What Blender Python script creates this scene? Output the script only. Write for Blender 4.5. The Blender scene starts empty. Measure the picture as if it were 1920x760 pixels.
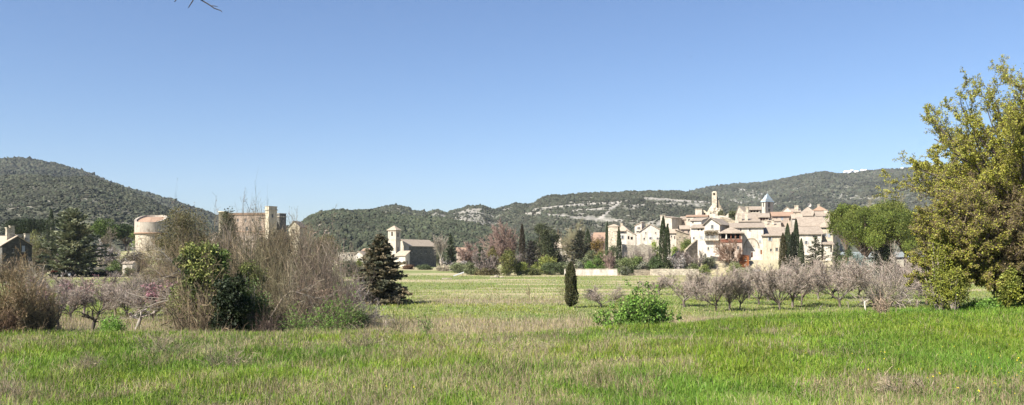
import bpy, math
import numpy as np
from mathutils import Vector
R_ = math.radians
F, EYE, HZ, CX = 1600.0, 4.7, 480.0, 960.0     # focal length in photo pixels, eye height over the plain, horizon row, centre column
scene = bpy.context.scene
COL = scene.collection.objects
MATS = {}; ALB = .76

# ------------------------------------------------------------------ noise
def hash2(ix, iy, seed):
    h = (ix.astype(np.int64) * 374761393 + iy.astype(np.int64) * 668265263 + seed * 2147483647) & 0xFFFFFFFF
    h = ((h ^ (h >> 13)) * 1274126177) & 0xFFFFFFFF
    return ((h ^ (h >> 16)) & 0xFFFF) / 65535.0
def vnoise(x, y, seed=0):
    x = np.asarray(x, float); y = np.asarray(y, float)
    ix = np.floor(x); iy = np.floor(y); fx = x - ix; fy = y - iy
    fx = fx * fx * (3 - 2 * fx); fy = fy * fy * (3 - 2 * fy)
    a = hash2(ix, iy, seed); b = hash2(ix + 1, iy, seed); c = hash2(ix, iy + 1, seed); d = hash2(ix + 1, iy + 1, seed)
    return (a * (1 - fx) + b * fx) * (1 - fy) + (c * (1 - fx) + d * fx) * fy
def fbm(x, y, seed=0, oct=4):
    s = 0; a = 0.5; t = 0
    for k in range(oct):
        s = s + a * vnoise(np.asarray(x) * 2 ** k, np.asarray(y) * 2 ** k, seed + k * 17); t += a; a *= 0.5
    return s / t
def sst(a, b, x):
    t = np.clip((np.asarray(x, float) - a) / (b - a), 0, 1); return t * t * (3 - 2 * t)

# ------------------------------------------------------------------ terrain of the valley
def edge(x):
    x = np.asarray(x, float)
    return 26.5 + np.clip(x, 0, 26) * 0.52 + np.clip(-x - 6, 0, 20) * 0.05 + 3.4 * (fbm(x * .16, x * 0 + 2, 71, 3) - .5)
def ground(x, y):
    x = np.asarray(x, float); y = np.asarray(y, float)
    e = edge(x)
    top = 3.0 - 0.030 * y + 0.030 * np.clip(x, 0, 60) + 0.12 * (fbm(x * .25, y * .25, 3, 3) - .5)
    k = 1 - sst(0, 17, y - e)
    near = np.clip(top, 0, 6) * k
    wide = 0.16 * (fbm(x * .04, y * .04, 9, 3) - .5) * sst(40, 70, y)
    v = np.exp(-(((x - 68) / np.where(x < 68, 33, 42)) ** 2)) * 13 * sst(214, 290, y) + 3.6 * sst(206.5, 211, y) * sst(30, 48, x) * (1 - sst(84, 100, x))     # village mound and its terrace
    v = v * (1 - sst(380, 520, y))
    c = 7.0 * np.exp(-(((x + 112) / 55) ** 2)) * sst(215, 290, y) * (1 - sst(420, 560, y))
    return near + wide + v + c - 0.4 * sst(600, 1200, y)
def gz(x, y): return float(ground(x, y))
def at(px, d): return (px - CX) / F * d
def zz(py, d): return EYE + (HZ - py) / F * d
def g2w(px, py):
    """the first point of the ground under photo pixel px, py"""
    d = np.linspace(6, 420, 8000)
    hit = zz(py, d) <= ground(at(px, d), d)
    k = int(np.argmax(hit)) if hit.any() else len(d) - 1
    return float(at(px, d[k])), float(d[k])

# ------------------------------------------------------------------ mesh and object helpers
def raw_mesh(name, V, F4=None, F3=None, col=None, mat=None, smooth=False, midx=None):
    me = bpy.data.meshes.new(name)
    V = np.ascontiguousarray(V, np.float32)
    F4 = np.zeros((0, 4), np.int32) if F4 is None else np.asarray(F4, np.int32).reshape(-1, 4)
    F3 = np.zeros((0, 3), np.int32) if F3 is None else np.asarray(F3, np.int32).reshape(-1, 3)
    me.vertices.add(len(V)); me.vertices.foreach_set('co', V.ravel())
    loops = np.concatenate([F4.ravel(), F3.ravel()]); nf = len(F4) + len(F3)
    me.loops.add(len(loops)); me.loops.foreach_set('vertex_index', loops)
    me.polygons.add(nf)
    st = np.concatenate([np.arange(len(F4)) * 4, len(F4) * 4 + np.arange(len(F3)) * 3]).astype(np.int32)
    me.polygons.foreach_set('loop_start', st)
    me.polygons.foreach_set('use_smooth', np.full(nf, bool(smooth)))
    if midx is not None: me.polygons.foreach_set('material_index', np.asarray(midx, np.int32))
    if col is not None:
        a = me.attributes.new('Col', 'FLOAT_COLOR', 'POINT')
        c = np.ones((len(V), 4), np.float32); c[:, :3] = np.asarray(col) * ALB
        a.data.foreach_set('color', c.ravel())
    for m in (mat if isinstance(mat, (list, tuple)) else [mat]):
        if m is not None: me.materials.append(m)
    me.update(calc_edges=True)
    return me
class Geo:
    """collects vertices, faces and colours into one mesh"""
    def __init__(s): s.V = []; s.F4 = []; s.F3 = []; s.C = []; s.n = 0
    def add(s, V, F4=None, F3=None, col=(1, 1, 1)):
        V = np.asarray(V, float).reshape(-1, 3)
        if F4 is not None and len(F4): s.F4.append(np.asarray(F4).reshape(-1, 4) + s.n)
        if F3 is not None and len(F3): s.F3.append(np.asarray(F3).reshape(-1, 3) + s.n)
        c = np.asarray(col, float)
        s.C.append(np.broadcast_to(c, (len(V), 3)) if c.ndim == 1 else c)
        s.V.append(V); s.n += len(V); return s
    def box(s, x0, x1, y0, y1, z0, z1):
        v = [(x, y, z) for z in (z0, z1) for y in (y0, y1) for x in (x0, x1)]
        return s.add(v, [(0, 2, 3, 1), (4, 5, 7, 6), (0, 1, 5, 4), (2, 6, 7, 3), (0, 4, 6, 2), (1, 3, 7, 5)])
    def slab(s, q, t):
        """a thick slab: four points q (counter-clockwise from above), t down"""
        q = np.asarray(q, float); b = q - np.array([0, 0, t])
        return s.add(np.vstack([q, b]), [(0, 1, 2, 3), (7, 6, 5, 4)] + [((k + 1) % 4, k, 4 + k, 4 + (k + 1) % 4) for k in range(4)])
    def slab3(s, q, t):
        q = np.asarray(q, float); b = q - np.array([0, 0, t])
        return s.add(np.vstack([q, b]), [((k + 1) % 3, k, 3 + k, 3 + (k + 1) % 3) for k in range(3)], [(0, 1, 2), (5, 4, 3)])
    def lathe(s, rz, n=24, cx=0, cy=0):
        a = np.linspace(0, 2 * np.pi, n, endpoint=False)
        V = np.concatenate([np.stack([cx + r * np.cos(a), cy + r * np.sin(a), np.full(n, z)], 1) for r, z in rz])
        Fq = [(j * n + i, j * n + (i + 1) % n, (j + 1) * n + (i + 1) % n, (j + 1) * n + i) for j in range(len(rz) - 1) for i in range(n)]
        return s.add(V, Fq)
    def ball(s, c, r, n=10, m=6):
        t = np.linspace(0, np.pi, m + 1)
        rz = [(max(1e-4, math.sin(k)), -math.cos(k)) for k in t]
        g = Geo().lathe(rz, n); V = g.V[0] * np.asarray(r) + np.asarray(c)
        return s.add(V, g.F4[0])
    def arrays(s):
        return (np.concatenate(s.V), np.concatenate(s.F4) if s.F4 else None, np.concatenate(s.F3) if s.F3 else None, np.concatenate(s.C))
    def mesh(s, name, mat, smooth=False):
        V, a, b, c = s.arrays(); return raw_mesh(name, V, a, b, c, mat, smooth)
def obj(name, me, parent=None, loc=None, rz=0, scale=None):
    o = bpy.data.objects.new(name, me); COL.link(o)
    if parent is not None: o.parent = parent
    if loc is not None: o.location = loc
    o.rotation_euler = (0, 0, rz)
    if scale is not None: o.scale = scale
    return o
def tag(o, label, cat, group=None, kind=None):
    o['label'] = label; o['category'] = cat
    if group: o['group'] = group
    if kind: o['kind'] = kind
    return o
def thing(name, label, cat, loc, rz=0, group=None, scale=None):
    o = obj(name, None, None, loc, rz, scale); o.empty_display_size = 0.3
    return tag(o, label, cat, group)

# ------------------------------------------------------------------ materials
def nt(name):
    m = bpy.data.materials.new(name); m.use_nodes = True; t = m.node_tree; t.nodes.clear(); MATS[name] = m
    out = t.nodes.new('ShaderNodeOutputMaterial')
    return m, t, out
def node(t, kind, **kw):
    n = t.nodes.new(kind)
    for k, v in kw.items():
        if k in n.inputs: n.inputs[k].default_value = v
        else: setattr(n, k, v)
    return n
def foliage_mat(name, trans=0.35, rough=0.6):
    m, t, out = nt(name)
    a = node(t, 'ShaderNodeAttribute', attribute_name='Col')
    p = node(t, 'ShaderNodeBsdfPrincipled', Roughness=rough); p.inputs['Specular IOR Level'].default_value = 0.25
    t.links.new(a.outputs['Color'], p.inputs['Base Color'])
    if trans > 0:
        tr = node(t, 'ShaderNodeBsdfTranslucent'); mx = node(t, 'ShaderNodeMixShader', Fac=trans)
        t.links.new(a.outputs['Color'], tr.inputs['Color'])
        t.links.new(p.outputs[0], mx.inputs[1]); t.links.new(tr.outputs[0], mx.inputs[2]); t.links.new(mx.outputs[0], out.inputs[0])
    else: t.links.new(p.outputs[0], out.inputs[0])
    return m
def mottled(name, c1, c2, scale=1.0, c3=None, s3=6.0, bump=0.0, rough=0.9, kind='plain', dist=0.05):
    """two or three tones in soft noise patches, with optional courses of stone or tile channels"""
    c1, c2 = [tuple(v * .80 for v in c) for c in (c1, c2)]; c3 = tuple(v * .80 for v in c3) if c3 else None
    m, t, out = nt(name)
    tc = node(t, 'ShaderNodeTexCoord')
    n1 = node(t, 'ShaderNodeTexNoise', Scale=scale, Detail=6.0, Roughness=0.65)
    r1 = node(t, 'ShaderNodeValToRGB'); r1.color_ramp.elements[0].position = 0.35; r1.color_ramp.elements[1].position = 0.65
    r1.color_ramp.elements[0].color = (*c1, 1); r1.color_ramp.elements[1].color = (*c2, 1)
    t.links.new(tc.outputs['Object'], n1.inputs['Vector']); t.links.new(n1.outputs['Fac'], r1.inputs['Fac'])
    colr = r1.outputs['Color']
    if c3 is not None:
        n2 = node(t, 'ShaderNodeTexNoise', Scale=s3, Detail=4.0, Roughness=0.7)
        r2 = node(t, 'ShaderNodeValToRGB'); r2.color_ramp.elements[0].position = 0.5; r2.color_ramp.elements[1].position = 0.68
        mx = node(t, 'ShaderNodeMixRGB'); mx.inputs[2].default_value = (*c3, 1)
        t.links.new(tc.outputs['Object'], n2.inputs['Vector']); t.links.new(n2.outputs['Fac'], r2.inputs['Fac'])
        t.links.new(r2.outputs['Color'], mx.inputs[0]); t.links.new(colr, mx.inputs[1]); colr = mx.outputs[0]
    h = n1.outputs['Fac']
    if kind == 'plaster':
        mp = node(t, 'ShaderNodeMapping'); mp.inputs['Scale'].default_value = (1.6, 1.6, .22); n3 = node(t, 'ShaderNodeTexNoise', Scale=1.0, Detail=6.0, Roughness=.7)
        t.links.new(tc.outputs['Object'], mp.inputs['Vector']); t.links.new(mp.outputs[0], n3.inputs['Vector'])
        mr = node(t, 'ShaderNodeMapRange'); mr.inputs['From Min'].default_value = .35; mr.inputs['From Max'].default_value = .6; mr.inputs['To Min'].default_value = .66; mr.inputs['To Max'].default_value = 1.03
        t.links.new(n3.outputs['Fac'], mr.inputs['Value'])
        mm = node(t, 'ShaderNodeMixRGB', blend_type='MULTIPLY'); mm.inputs[0].default_value = 1
        t.links.new(colr, mm.inputs[1]); t.links.new(mr.outputs[0], mm.inputs[2]); colr = mm.outputs[0]
    if kind == 'stone':
        v = node(t, 'ShaderNodeTexVoronoi', Scale=1.9); mp = node(t, 'ShaderNodeMapping'); mp.inputs['Scale'].default_value = (1, 1, 1.7)
        t.links.new(tc.outputs['Object'], mp.inputs['Vector']); t.links.new(mp.outputs[0], v.inputs['Vector'])
        hs = node(t, 'ShaderNodeSeparateColor'); t.links.new(v.outputs['Color'], hs.inputs[0])
        mr = node(t, 'ShaderNodeMapRange'); mr.inputs['To Min'].default_value = 0.62; mr.inputs['To Max'].default_value = 1.15
        t.links.new(hs.outputs[0], mr.inputs['Value'])
        mm = node(t, 'ShaderNodeMixRGB', blend_type='MULTIPLY'); mm.inputs[0].default_value = 1
        t.links.new(colr, mm.inputs[1]); t.links.new(mr.outputs[0], mm.inputs[2]); colr = mm.outputs[0]; h = v.outputs['Distance']
    if kind == 'tile':
        w = node(t, 'ShaderNodeTexWave', Scale=1.1, Distortion=1.2); w.bands_direction = 'X'
        t.links.new(tc.outputs['Object'], w.inputs['Vector'])
        mr = node(t, 'ShaderNodeMapRange'); mr.inputs['To Min'].default_value = 0.78; mr.inputs['To Max'].default_value = 1.1
        t.links.new(w.outputs['Fac'], mr.inputs['Value'])
        mm = node(t, 'ShaderNodeMixRGB', blend_type='MULTIPLY'); mm.inputs[0].default_value = 1
        t.links.new(colr, mm.inputs[1]); t.links.new(mr.outputs[0], mm.inputs[2]); colr = mm.outputs[0]; h = w.outputs['Fac']
    p = node(t, 'ShaderNodeBsdfPrincipled', Roughness=rough); p.inputs['Specular IOR Level'].default_value = 0.2
    t.links.new(colr, p.inputs['Base Color'])
    if bump:
        b = node(t, 'ShaderNodeBump', Strength=bump, Distance=dist); t.links.new(h, b.inputs['Height']); t.links.new(b.outputs[0], p.inputs['Normal'])
    t.links.new(p.outputs[0], out.inputs[0])
    return m
LEAF = foliage_mat('leaf', 0.18)
BLADE = foliage_mat('blade', 0.28)
BARK = foliage_mat('bark', 0.0, 0.9)
BLOB = foliage_mat('scrub', 0.12, 0.9)
M = {
 'white':  mottled('white_plaster', (.80, .74, .65), (.66, .595, .505), .35, (.50, .45, .38), 1.6, .15, .9, 'plaster'),
 'cream':  mottled('cream_plaster', (.68, .615, .52), (.58, .515, .42), .3, (.44, .38, .30), 1.3, .15, .9, 'plaster'),
 'beige':  mottled('beige_plaster', (.68, .60, .46), (.60, .52, .39), .3, (.46, .40, .30), 1.4, .15, .9, 'plaster'),
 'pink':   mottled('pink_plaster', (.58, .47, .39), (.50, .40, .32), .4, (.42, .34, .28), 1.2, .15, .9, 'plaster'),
 'stone':  mottled('rubble_stone', (.42, .36, .27), (.31, .26, .19), .5, (.23, .20, .15), 2.2, .5, .95, 'stone'),
 'pale_stone': mottled('pale_stone', (.66, .58, .46), (.54, .47, .36), .5, (.36, .31, .23), 1.8, .4, .95, 'stone'),
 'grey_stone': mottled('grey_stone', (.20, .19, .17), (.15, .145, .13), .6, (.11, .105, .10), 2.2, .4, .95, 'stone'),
 'tile':   mottled('clay_tile', (.46, .385, .31), (.35, .285, .225), .8, (.22, .18, .145), 2.5, .6, .9, 'tile'),
 'red_tile': mottled('red_clay_tile', (.46, .31, .22), (.38, .25, .175), .8, (.28, .20, .15), 2.5, .6, .9, 'tile'),
 'pale_tile': mottled('pale_clay_tile', (.54, .45, .35), (.45, .365, .28), .8, (.32, .26, .20), 2.5, .6, .9, 'tile'),
 'tower':  mottled('tower_plaster', (.56, .50, .42), (.47, .41, .34), .3, (.36, .31, .25), .9, .15, .9, 'plaster'),
 'castle': mottled('castle_stone', (.46, .36, .285), (.36, .275, .215), .25, (.27, .21, .165), 1.0, .3, .95, 'stone'),
 'shade_stone': mottled('shade_painted_stone', (.085, .085, .075), (.06, .062, .055), .8, (.11, .10, .085), 2.0, .4, .95, 'stone'),  # near-black tone puts the shade of the gable side into the stone colour
 'slate':  mottled('blue_glazed_tile', (.42, .50, .54), (.34, .42, .47), 1.2),
 'glass':  mottled('dark_window_glass', (.03, .032, .035), (.05, .05, .05), 2, None, 6, 0, .25),
 'frame':  mottled('grey_painted_wood', (.40, .40, .38), (.34, .34, .33), 3),
 'shutter': mottled('grey_blue_shutter_paint', (.36, .39, .43), (.30, .33, .37), 3),
 'brown':  mottled('brown_wood', (.12, .055, .035), (.08, .04, .028), 2),
 'redwood': mottled('red_stained_wood', (.25, .10, .065), (.19, .08, .05), 2),
 'orange': mottled('orange_wood', (.36, .135, .05), (.28, .105, .04), 2),
 'dark':   mottled('painted_hollow_shade', (.035, .03, .027), (.05, .04, .035), 2),
 'metal':  mottled('pale_metal', (.55, .56, .57), (.46, .47, .48), 2, None, 6, 0, .45),
 'black':  mottled('black_rubber', (.02, .02, .02), (.03, .03, .03), 2),
 'red':    mottled('red_paint', (.35, .05, .04), (.28, .05, .04), 2, None, 6, 0, .5),
 'tarp':   mottled('pale_tarpaulin', (.62, .66, .74), (.50, .54, .62), 1.5, (.20, .22, .26), 1.4),
 'earth':  mottled('pale_earth', (.50, .44, .34), (.42, .36, .27), .4, (.33, .28, .2), 1.6, .3),
}
# ------------------------------------------------------------------ plants
def unit(v): return v / np.maximum(np.linalg.norm(v, axis=-1, keepdims=True), 1e-9)
def tubes(P, Rr, S):
    N, K, _ = P.shape
    d = unit(np.gradient(P, axis=1))
    ref = np.where(np.abs(d[:, :1, 2:3]) > .9, np.array([1., 0, 0]), np.array([0, 0, 1.]))
    u = unit(np.cross(d, np.broadcast_to(ref, d.shape))); v = np.cross(d, u)
    a = np.arange(S) * 2 * np.pi / S
    V = P[:, :, None] + Rr[:, :, None, None] * (np.cos(a)[None, None, :, None] * u[:, :, None] + np.sin(a)[None, None, :, None] * v[:, :, None])
    n, k, s = np.meshgrid(np.arange(N), np.arange(K - 1), np.arange(S), indexing='ij')
    s2 = (s + 1) % S; b = n * K * S
    Fq = np.stack([b + k * S + s, b + k * S + s2, b + (k + 1) * S + s2, b + (k + 1) * S + s], -1).reshape(-1, 4)
    return V.reshape(-1, 3), Fq
def grow_path(rng, p0, d0, L, K, wig, trop):
    P = [p0]; d = unit(d0); p = p0
    for k in range(K):
        d = unit(d + wig * rng.normal(size=d.shape) + np.array([0, 0, 1.]) * trop)
        p = p + d * (L / K)[:, None]; P.append(p)
    return np.stack(P, 1)
def sprout(rng, P, Rr, L, n, t0, t1, ang, angsd, lr, lfall, rr, K, wig, trop, rmin=.003):
    N, K0, _ = P.shape
    t = (t0 + (t1 - t0) * (np.arange(n)[None] + rng.random((N, n))) / n)
    i = np.minimum((t * (K0 - 1)).astype(int), K0 - 2); f = (t * (K0 - 1) - i)[..., None]
    ar = np.arange(N)[:, None]
    p = P[ar, i] * (1 - f) + P[ar, i + 1] * f; d = unit(P[ar, i + 1] - P[ar, i])
    r = Rr[ar, i] * (1 - f[..., 0]) + Rr[ar, i + 1] * f[..., 0]
    p = p.reshape(-1, 3); d = d.reshape(-1, 3); r = r.reshape(-1)
    q = unit(np.cross(d, rng.normal(size=d.shape)))
    a = np.radians(rng.normal(ang, angsd, len(d)))[:, None]
    d2 = np.cos(a) * d + np.sin(a) * q
    L2 = np.repeat(L, n) * lr * (1 - lfall * t.reshape(-1)) * rng.uniform(.6, 1.25, len(d))
    P2 = grow_path(rng, p, d2, L2, K, wig, trop)
    R2 = np.maximum(r * rr, rmin)[:, None] * np.linspace(1, .35, K + 1)[None]
    return P2, np.maximum(R2, rmin * .8), L2
def pick(rng, n, pal, jit=.12):
    pal = np.asarray(pal, float)
    c = pal[rng.integers(0, len(pal), n)]
    return np.clip(c * (1 + jit * rng.normal(size=(n, 1))) * (1 + .04 * rng.normal(size=(n, 3))), .004, .95)
def leaves(g, rng, P, size, pal, aspect=.5, axis=None, spread=1.0, jit=.15, col=None):
    """diamond leaves at P, long axis near `axis` (random when None)"""
    n = len(P)
    if n == 0: return
    a = rng.normal(size=(n, 3)) * spread
    if axis is not None: a = a * .6 + axis
    a = unit(a); b = unit(np.cross(a, rng.normal(size=(n, 3))))
    s = (np.asarray(size) * rng.uniform(.6, 1.35, n))[:, None]
    V = np.stack([P - a * s * .5, P + b * s * aspect * .5, P + a * s * .5, P - b * s * aspect * .5], 1).reshape(-1, 3)
    c = pick(rng, n, pal, jit) if col is None else col
    g.add(V, np.arange(4 * n).reshape(-1, 4), None, np.repeat(c, 4, 0))
GREYBARK = [(.30, .25, .20), (.24, .20, .16), (.36, .31, .26)]
def bare_tree(seed, H, W, trunk=.16, limbs=6, ang=48, sub=(9, 9, 4), tw=.006, pal=GREYBARK, trop=(.10, .06, .03), r0=None, leaf=None, nleaf=0, lsize=.05, tips=True, lean=0, tpal=None, lens=(.95, .55, .5, .5)):
    """branching winter tree: returns the meshes of trunk with limbs, and of the twigs (with leaves or blossom)"""
    rng = np.random.default_rng(seed); r0 = r0 or H * .022
    g, c = Geo(), Geo(); tpal = tpal or pal
    P = grow_path(rng, np.zeros((1, 3)) + [0, 0, -.15], np.array([[lean, 0, 1.]]), np.array([H * trunk + .15]), 4, .08, .1)
    Rr = r0 * np.array([[1.35, 1.0, .92, .9, .85]])
    L = np.array([H])
    V, Fq = tubes(P, Rr, 8); g.add(V, Fq, None, pick(rng, len(V), tpal, .18))
    lv = [(limbs, .72, 1., ang, 10, lens[0] * (1 - trunk) * .78, 0, .62, 6, .09, trop[0])]
    for k, n in enumerate(sub): lv.append((n, .2, .98, 34 + 5 * k, 13, lens[k + 1], .35, .5, 4, .12, trop[min(k + 1, 2)]))
    for k, (n, a0, a1, an, sd, lr, lf, rr, K, wg, tr) in enumerate(lv):
        P, Rr, L = sprout(rng, P, Rr, L, n, a0, a1, an, sd, lr, lf, rr, K, wg, tr, tw if k >= 2 else tw * 1.6)
        V, Fq = tubes(P, Rr, 5 if k < 1 else (4 if k < 2 else 3))
        (g if k < 2 else c).add(V, Fq, None, np.repeat(pick(rng, len(P), tpal if k < 2 else pal, .15), len(V) // len(P), 0))
    if nleaf and leaf:
        i = rng.integers(0, len(P), nleaf); f = rng.random(nleaf) ** (.6 if tips else 1) * (P.shape[1] - 1.001); j = f.astype(int); f = (f - j)[:, None]
        Q = P[i, j] * (1 - f) + P[i, j + 1] * f + rng.normal(size=(nleaf, 3)) * lsize * .4
        leaves(c, rng, Q, lsize, leaf, .55)
    # fit to the wanted height and width
    allV = np.concatenate(c.V); h = np.percentile(allV[:, 2], 99.3); w = np.percentile(np.hypot(allV[:, 0], allV[:, 1]), 97)
    sc = np.array([W / 2 / w, W / 2 / w, H / h])
    for q in (g, c): q.V = [v * sc for v in q.V]
    return g.mesh('trunk', BARK, True), c.mesh('crown', LEAF if nleaf else BARK, False)
def shell(rng, n, cen, rad, inner=.55, up=0.0):
    d = unit(rng.normal(size=(n, 3)) + np.array([0, 0, up])); r = inner + (1 - inner) * rng.random(n) ** .5
    return cen + d * rad * r[:, None], d
def bushy(seed, H, W, pal, n=5000, size=.12, clumps=22, base=.0, flat=1.0, stem=True, depth=None, aspect=.55, lift=.02, cover=3.0, ragged=.3):
    """leafy bush or crown: leaves gathered in uneven clumps through its volume, some clumps pushed out of its outline"""
    rng = np.random.default_rng(seed); g, c = Geo(), Geo(); D = (depth or W)
    pal = np.asarray(pal, float); Hc = H * (1 - base)
    n = int(min(max(n, cover * W * Hc / (size * size * aspect * .5)), 42000)); clumps = int(clumps * 1.6); per = n / clumps
    for k in range(clumps):
        a = rng.uniform(0, 2 * np.pi); rr = rng.random() ** .5; t = rng.random(); small = rng.random() < ragged
        env = math.sqrt(max(.1, 1 - (2 * t - .9) ** 2 * .85)) if flat >= 1 else 1 - .55 * t
        q = (.72 if not small else .93) * rr; s_ = rng.uniform(.07, .13) if small else rng.uniform(.14, .24)
        cen = np.array([math.cos(a) * q * W / 2 * env, math.sin(a) * q * D / 2 * env, H * base + Hc * (lift + (.12 + (.74 if not small else .82) * t) * (1 - lift))])
        rad = np.array([W, D, Hc]) * s_ * np.array([1, 1, rng.uniform(.7, 1.1)])
        Q, d = shell(rng, int(per * rng.uniform(.6, 1.4) * (.35 if small else 1.2)), cen, rad, .3)
        Q = Q + rng.normal(size=Q.shape) * size * .7; Q[:, 2] = np.maximum(Q[:, 2], .02)
        tone = pal[rng.integers(0, len(pal))] * rng.uniform(.72, 1.28)
        leaves(c, rng, Q, size, [tone, tone * 1.18, tone * .82], aspect, d * .25 + [0, 0, .15])
        if stem:
            p0 = np.array([[cen[0] * .1, cen[1] * .1, -.1]]); dv = cen - p0[0]
            L = np.linalg.norm(dv)
            P = np.stack([p0 + dv * f + np.array([0, 0, 1]) * math.sin(f * 3.14) * L * .05 for f in np.linspace(0, 1, 5)], 1)
            r = max(.010, min(.014 * H, .10))
            V, Fq = tubes(P, r * np.linspace(1, .3, 5)[None], 5); g.add(V, Fq, None, pick(rng, len(V), GREYBARK, .15))
    return (g.mesh('stem', BARK, True) if stem else None), c.mesh('crown', LEAF)
def dome_tree(seed, H, W, fork=.22, limbs=26, sub=(9, 8, 6), tw=.006, pal=GREYBARK, tpal=None, leaf=None, nleaf=0, lsize=.08, r0=.3, low=.35, trunkx=0.0, reach=(.30, .42, .5)):
    """spreading deciduous crown: limbs curve out to fill a dome, then fork into branches, twigs and young leaves"""
    rng = np.random.default_rng(seed); g, c = Geo(), Geo(); tpal = tpal or pal
    P = np.array([[(0, 0, -.3), (.05 * W * trunkx, 0, H * fork * .5), (.02 * W, 0, H * fork), (0, 0, H * fork * 1.5)]], float)
    V, Fq = tubes(P, r0 * np.array([[1.5, 1.1, .95, .6]]), 9); g.add(V, Fq, None, pick(rng, len(V), tpal, .18))
    Ps, Rs, Ls = [], [], []
    for k in range(limbs):
        a = 2 * np.pi * (k * .618 + .1 * rng.random()); el = math.asin(min(1, max(low - .35, (k + .5) / limbs * (1 - low + .35) + low - .35)))
        rr = rng.uniform(.78, 1.0)
        tip = np.array([math.cos(a) * math.cos(el) * W / 2 * rr, math.sin(a) * math.cos(el) * W / 2 * rr, H * (low + (1 - low) * max(math.sin(el), -.3) * rr)])
        p0 = np.array([0, 0, H * fork * rng.uniform(.8, 1.45)]); t = np.linspace(0, 1, 9)[:, None]
        ctrl = p0 + (tip - p0) * .5 + np.array([0, 0, .10 * H * (1 - math.sin(el))]) + rng.normal(size=3) * .03 * W
        Ps.append((1 - t) ** 2 * p0 + 2 * t * (1 - t) * ctrl + t * t * tip + rng.normal(size=(9, 3)) * .012 * W * np.sin(t * 3.1)); Ls.append(np.linalg.norm(tip - p0)); Rs.append(r0 * rng.uniform(.22, .45) * np.linspace(1, .22, 9))
    P, Rr, L = np.array(Ps), np.array(Rs), np.array(Ls)
    V, Fq = tubes(P, Rr, 6); g.add(V, Fq, None, np.repeat(pick(rng, len(P), tpal, .15), len(V) // len(P), 0))
    for k, n in enumerate(sub):
        P, Rr, L = sprout(rng, P, Rr, L, n, .25 if k == 0 else .15, 1., 36 + 5 * k, 13, reach[k], .3, .5, 4, .13, .05, tw * (1.7 if k == 0 else 1))
        V, Fq = tubes(P, Rr, 4 if k < 1 else 3); (g if k < 1 else c).add(V, Fq, None, np.repeat(pick(rng, len(P), tpal if k < 1 else pal, .15), len(V) // len(P), 0))
    if nleaf:
        i = rng.integers(0, len(P), nleaf); f = rng.random(nleaf) ** .6 * (P.shape[1] - 1.001); j = f.astype(int); f = (f - j)[:, None]
        leaves(c, rng, P[i, j] * (1 - f) + P[i, j + 1] * f + rng.normal(size=(nleaf, 3)) * lsize * .5, lsize, leaf, .55)
    for q in (g, c): q.V = [np.column_stack([v[:, :2], np.maximum(v[:, 2], -.3)]) for v in q.V]
    return g.mesh('trunk', BARK, True), c.mesh('crown', LEAF if nleaf else BARK)
def conifer(seed, H, W, pal, whorls=26, per=7, size=.3, droop=-.1, power=.9, base=.06, dens=26, ragged=.25, layered=0.0, barkpal=GREYBARK, blunt=0.0):
    rng = np.random.default_rng(seed); g, c = Geo(), Geo()
    P = np.array([[[0, 0, -.2], [.01 * H * rng.normal(), .01 * H * rng.normal(), H * .5], [0, 0, H * .98]]])
    V, Fq = tubes(P, H * .017 * np.array([[1.3, .7, .12]]), 7); g.add(V, Fq, None, pick(rng, len(V), barkpal, .15))
    N = whorls * per
    t = base + (1 - base) * ((np.repeat(np.arange(whorls), per) + rng.random(N) * (1 - layered)) / whorls)
    prof = (1 - t + blunt * t * (1 - t)) ** power * np.minimum(1, (t - base) / .12 + .55)
    L = W / 2 * np.maximum(prof * (1 + ragged * rng.normal(size=N)), .03)
    a = rng.uniform(0, 2 * np.pi, N)
    d = np.stack([np.cos(a), np.sin(a), droop + .55 * t + .12 * rng.normal(size=N)], 1)
    p0 = np.stack([np.zeros(N), np.zeros(N), t * H * .97], 1)
    B = grow_path(rng, p0, d, L, 4, .08, droop * .25)
    V, Fq = tubes(B, (L * .018 + .008)[:, None] * np.linspace(1, .4, 5)[None], 3); g.add(V, Fq, None, pick(rng, len(V), barkpal, .15))
    m = np.maximum((dens * L / (W / 2)).astype(int), 4); i = np.repeat(np.arange(N), m); f = rng.random(len(i)) ** .75
    x = f * 3.999; j = x.astype(int); x = (x - j)[:, None]
    Q = B[i, j] * (1 - x) + B[i, j + 1] * x; ax = unit(B[i, j + 1] - B[i, j])
    side = unit(np.cross(ax, [0, 0, 1.])) * rng.choice([-1, 1], len(i))[:, None]
    Q = Q + side * (rng.random(len(i)) * (1 - f) * L[i] * .42)[:, None] + rng.normal(size=Q.shape) * size * .16
    dirv = unit(ax + side * .7 + np.array([0, 0, droop * .8]))
    tone = np.asarray(pal, float)[rng.integers(0, len(pal), N)][i] * rng.uniform(.75, 1.25, len(i))[:, None]
    leaves(c, rng, Q, size, None, .38, dirv, .5, col=tone)
    return g.mesh('trunk', BARK, True), c.mesh('crown', LEAF)
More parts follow.
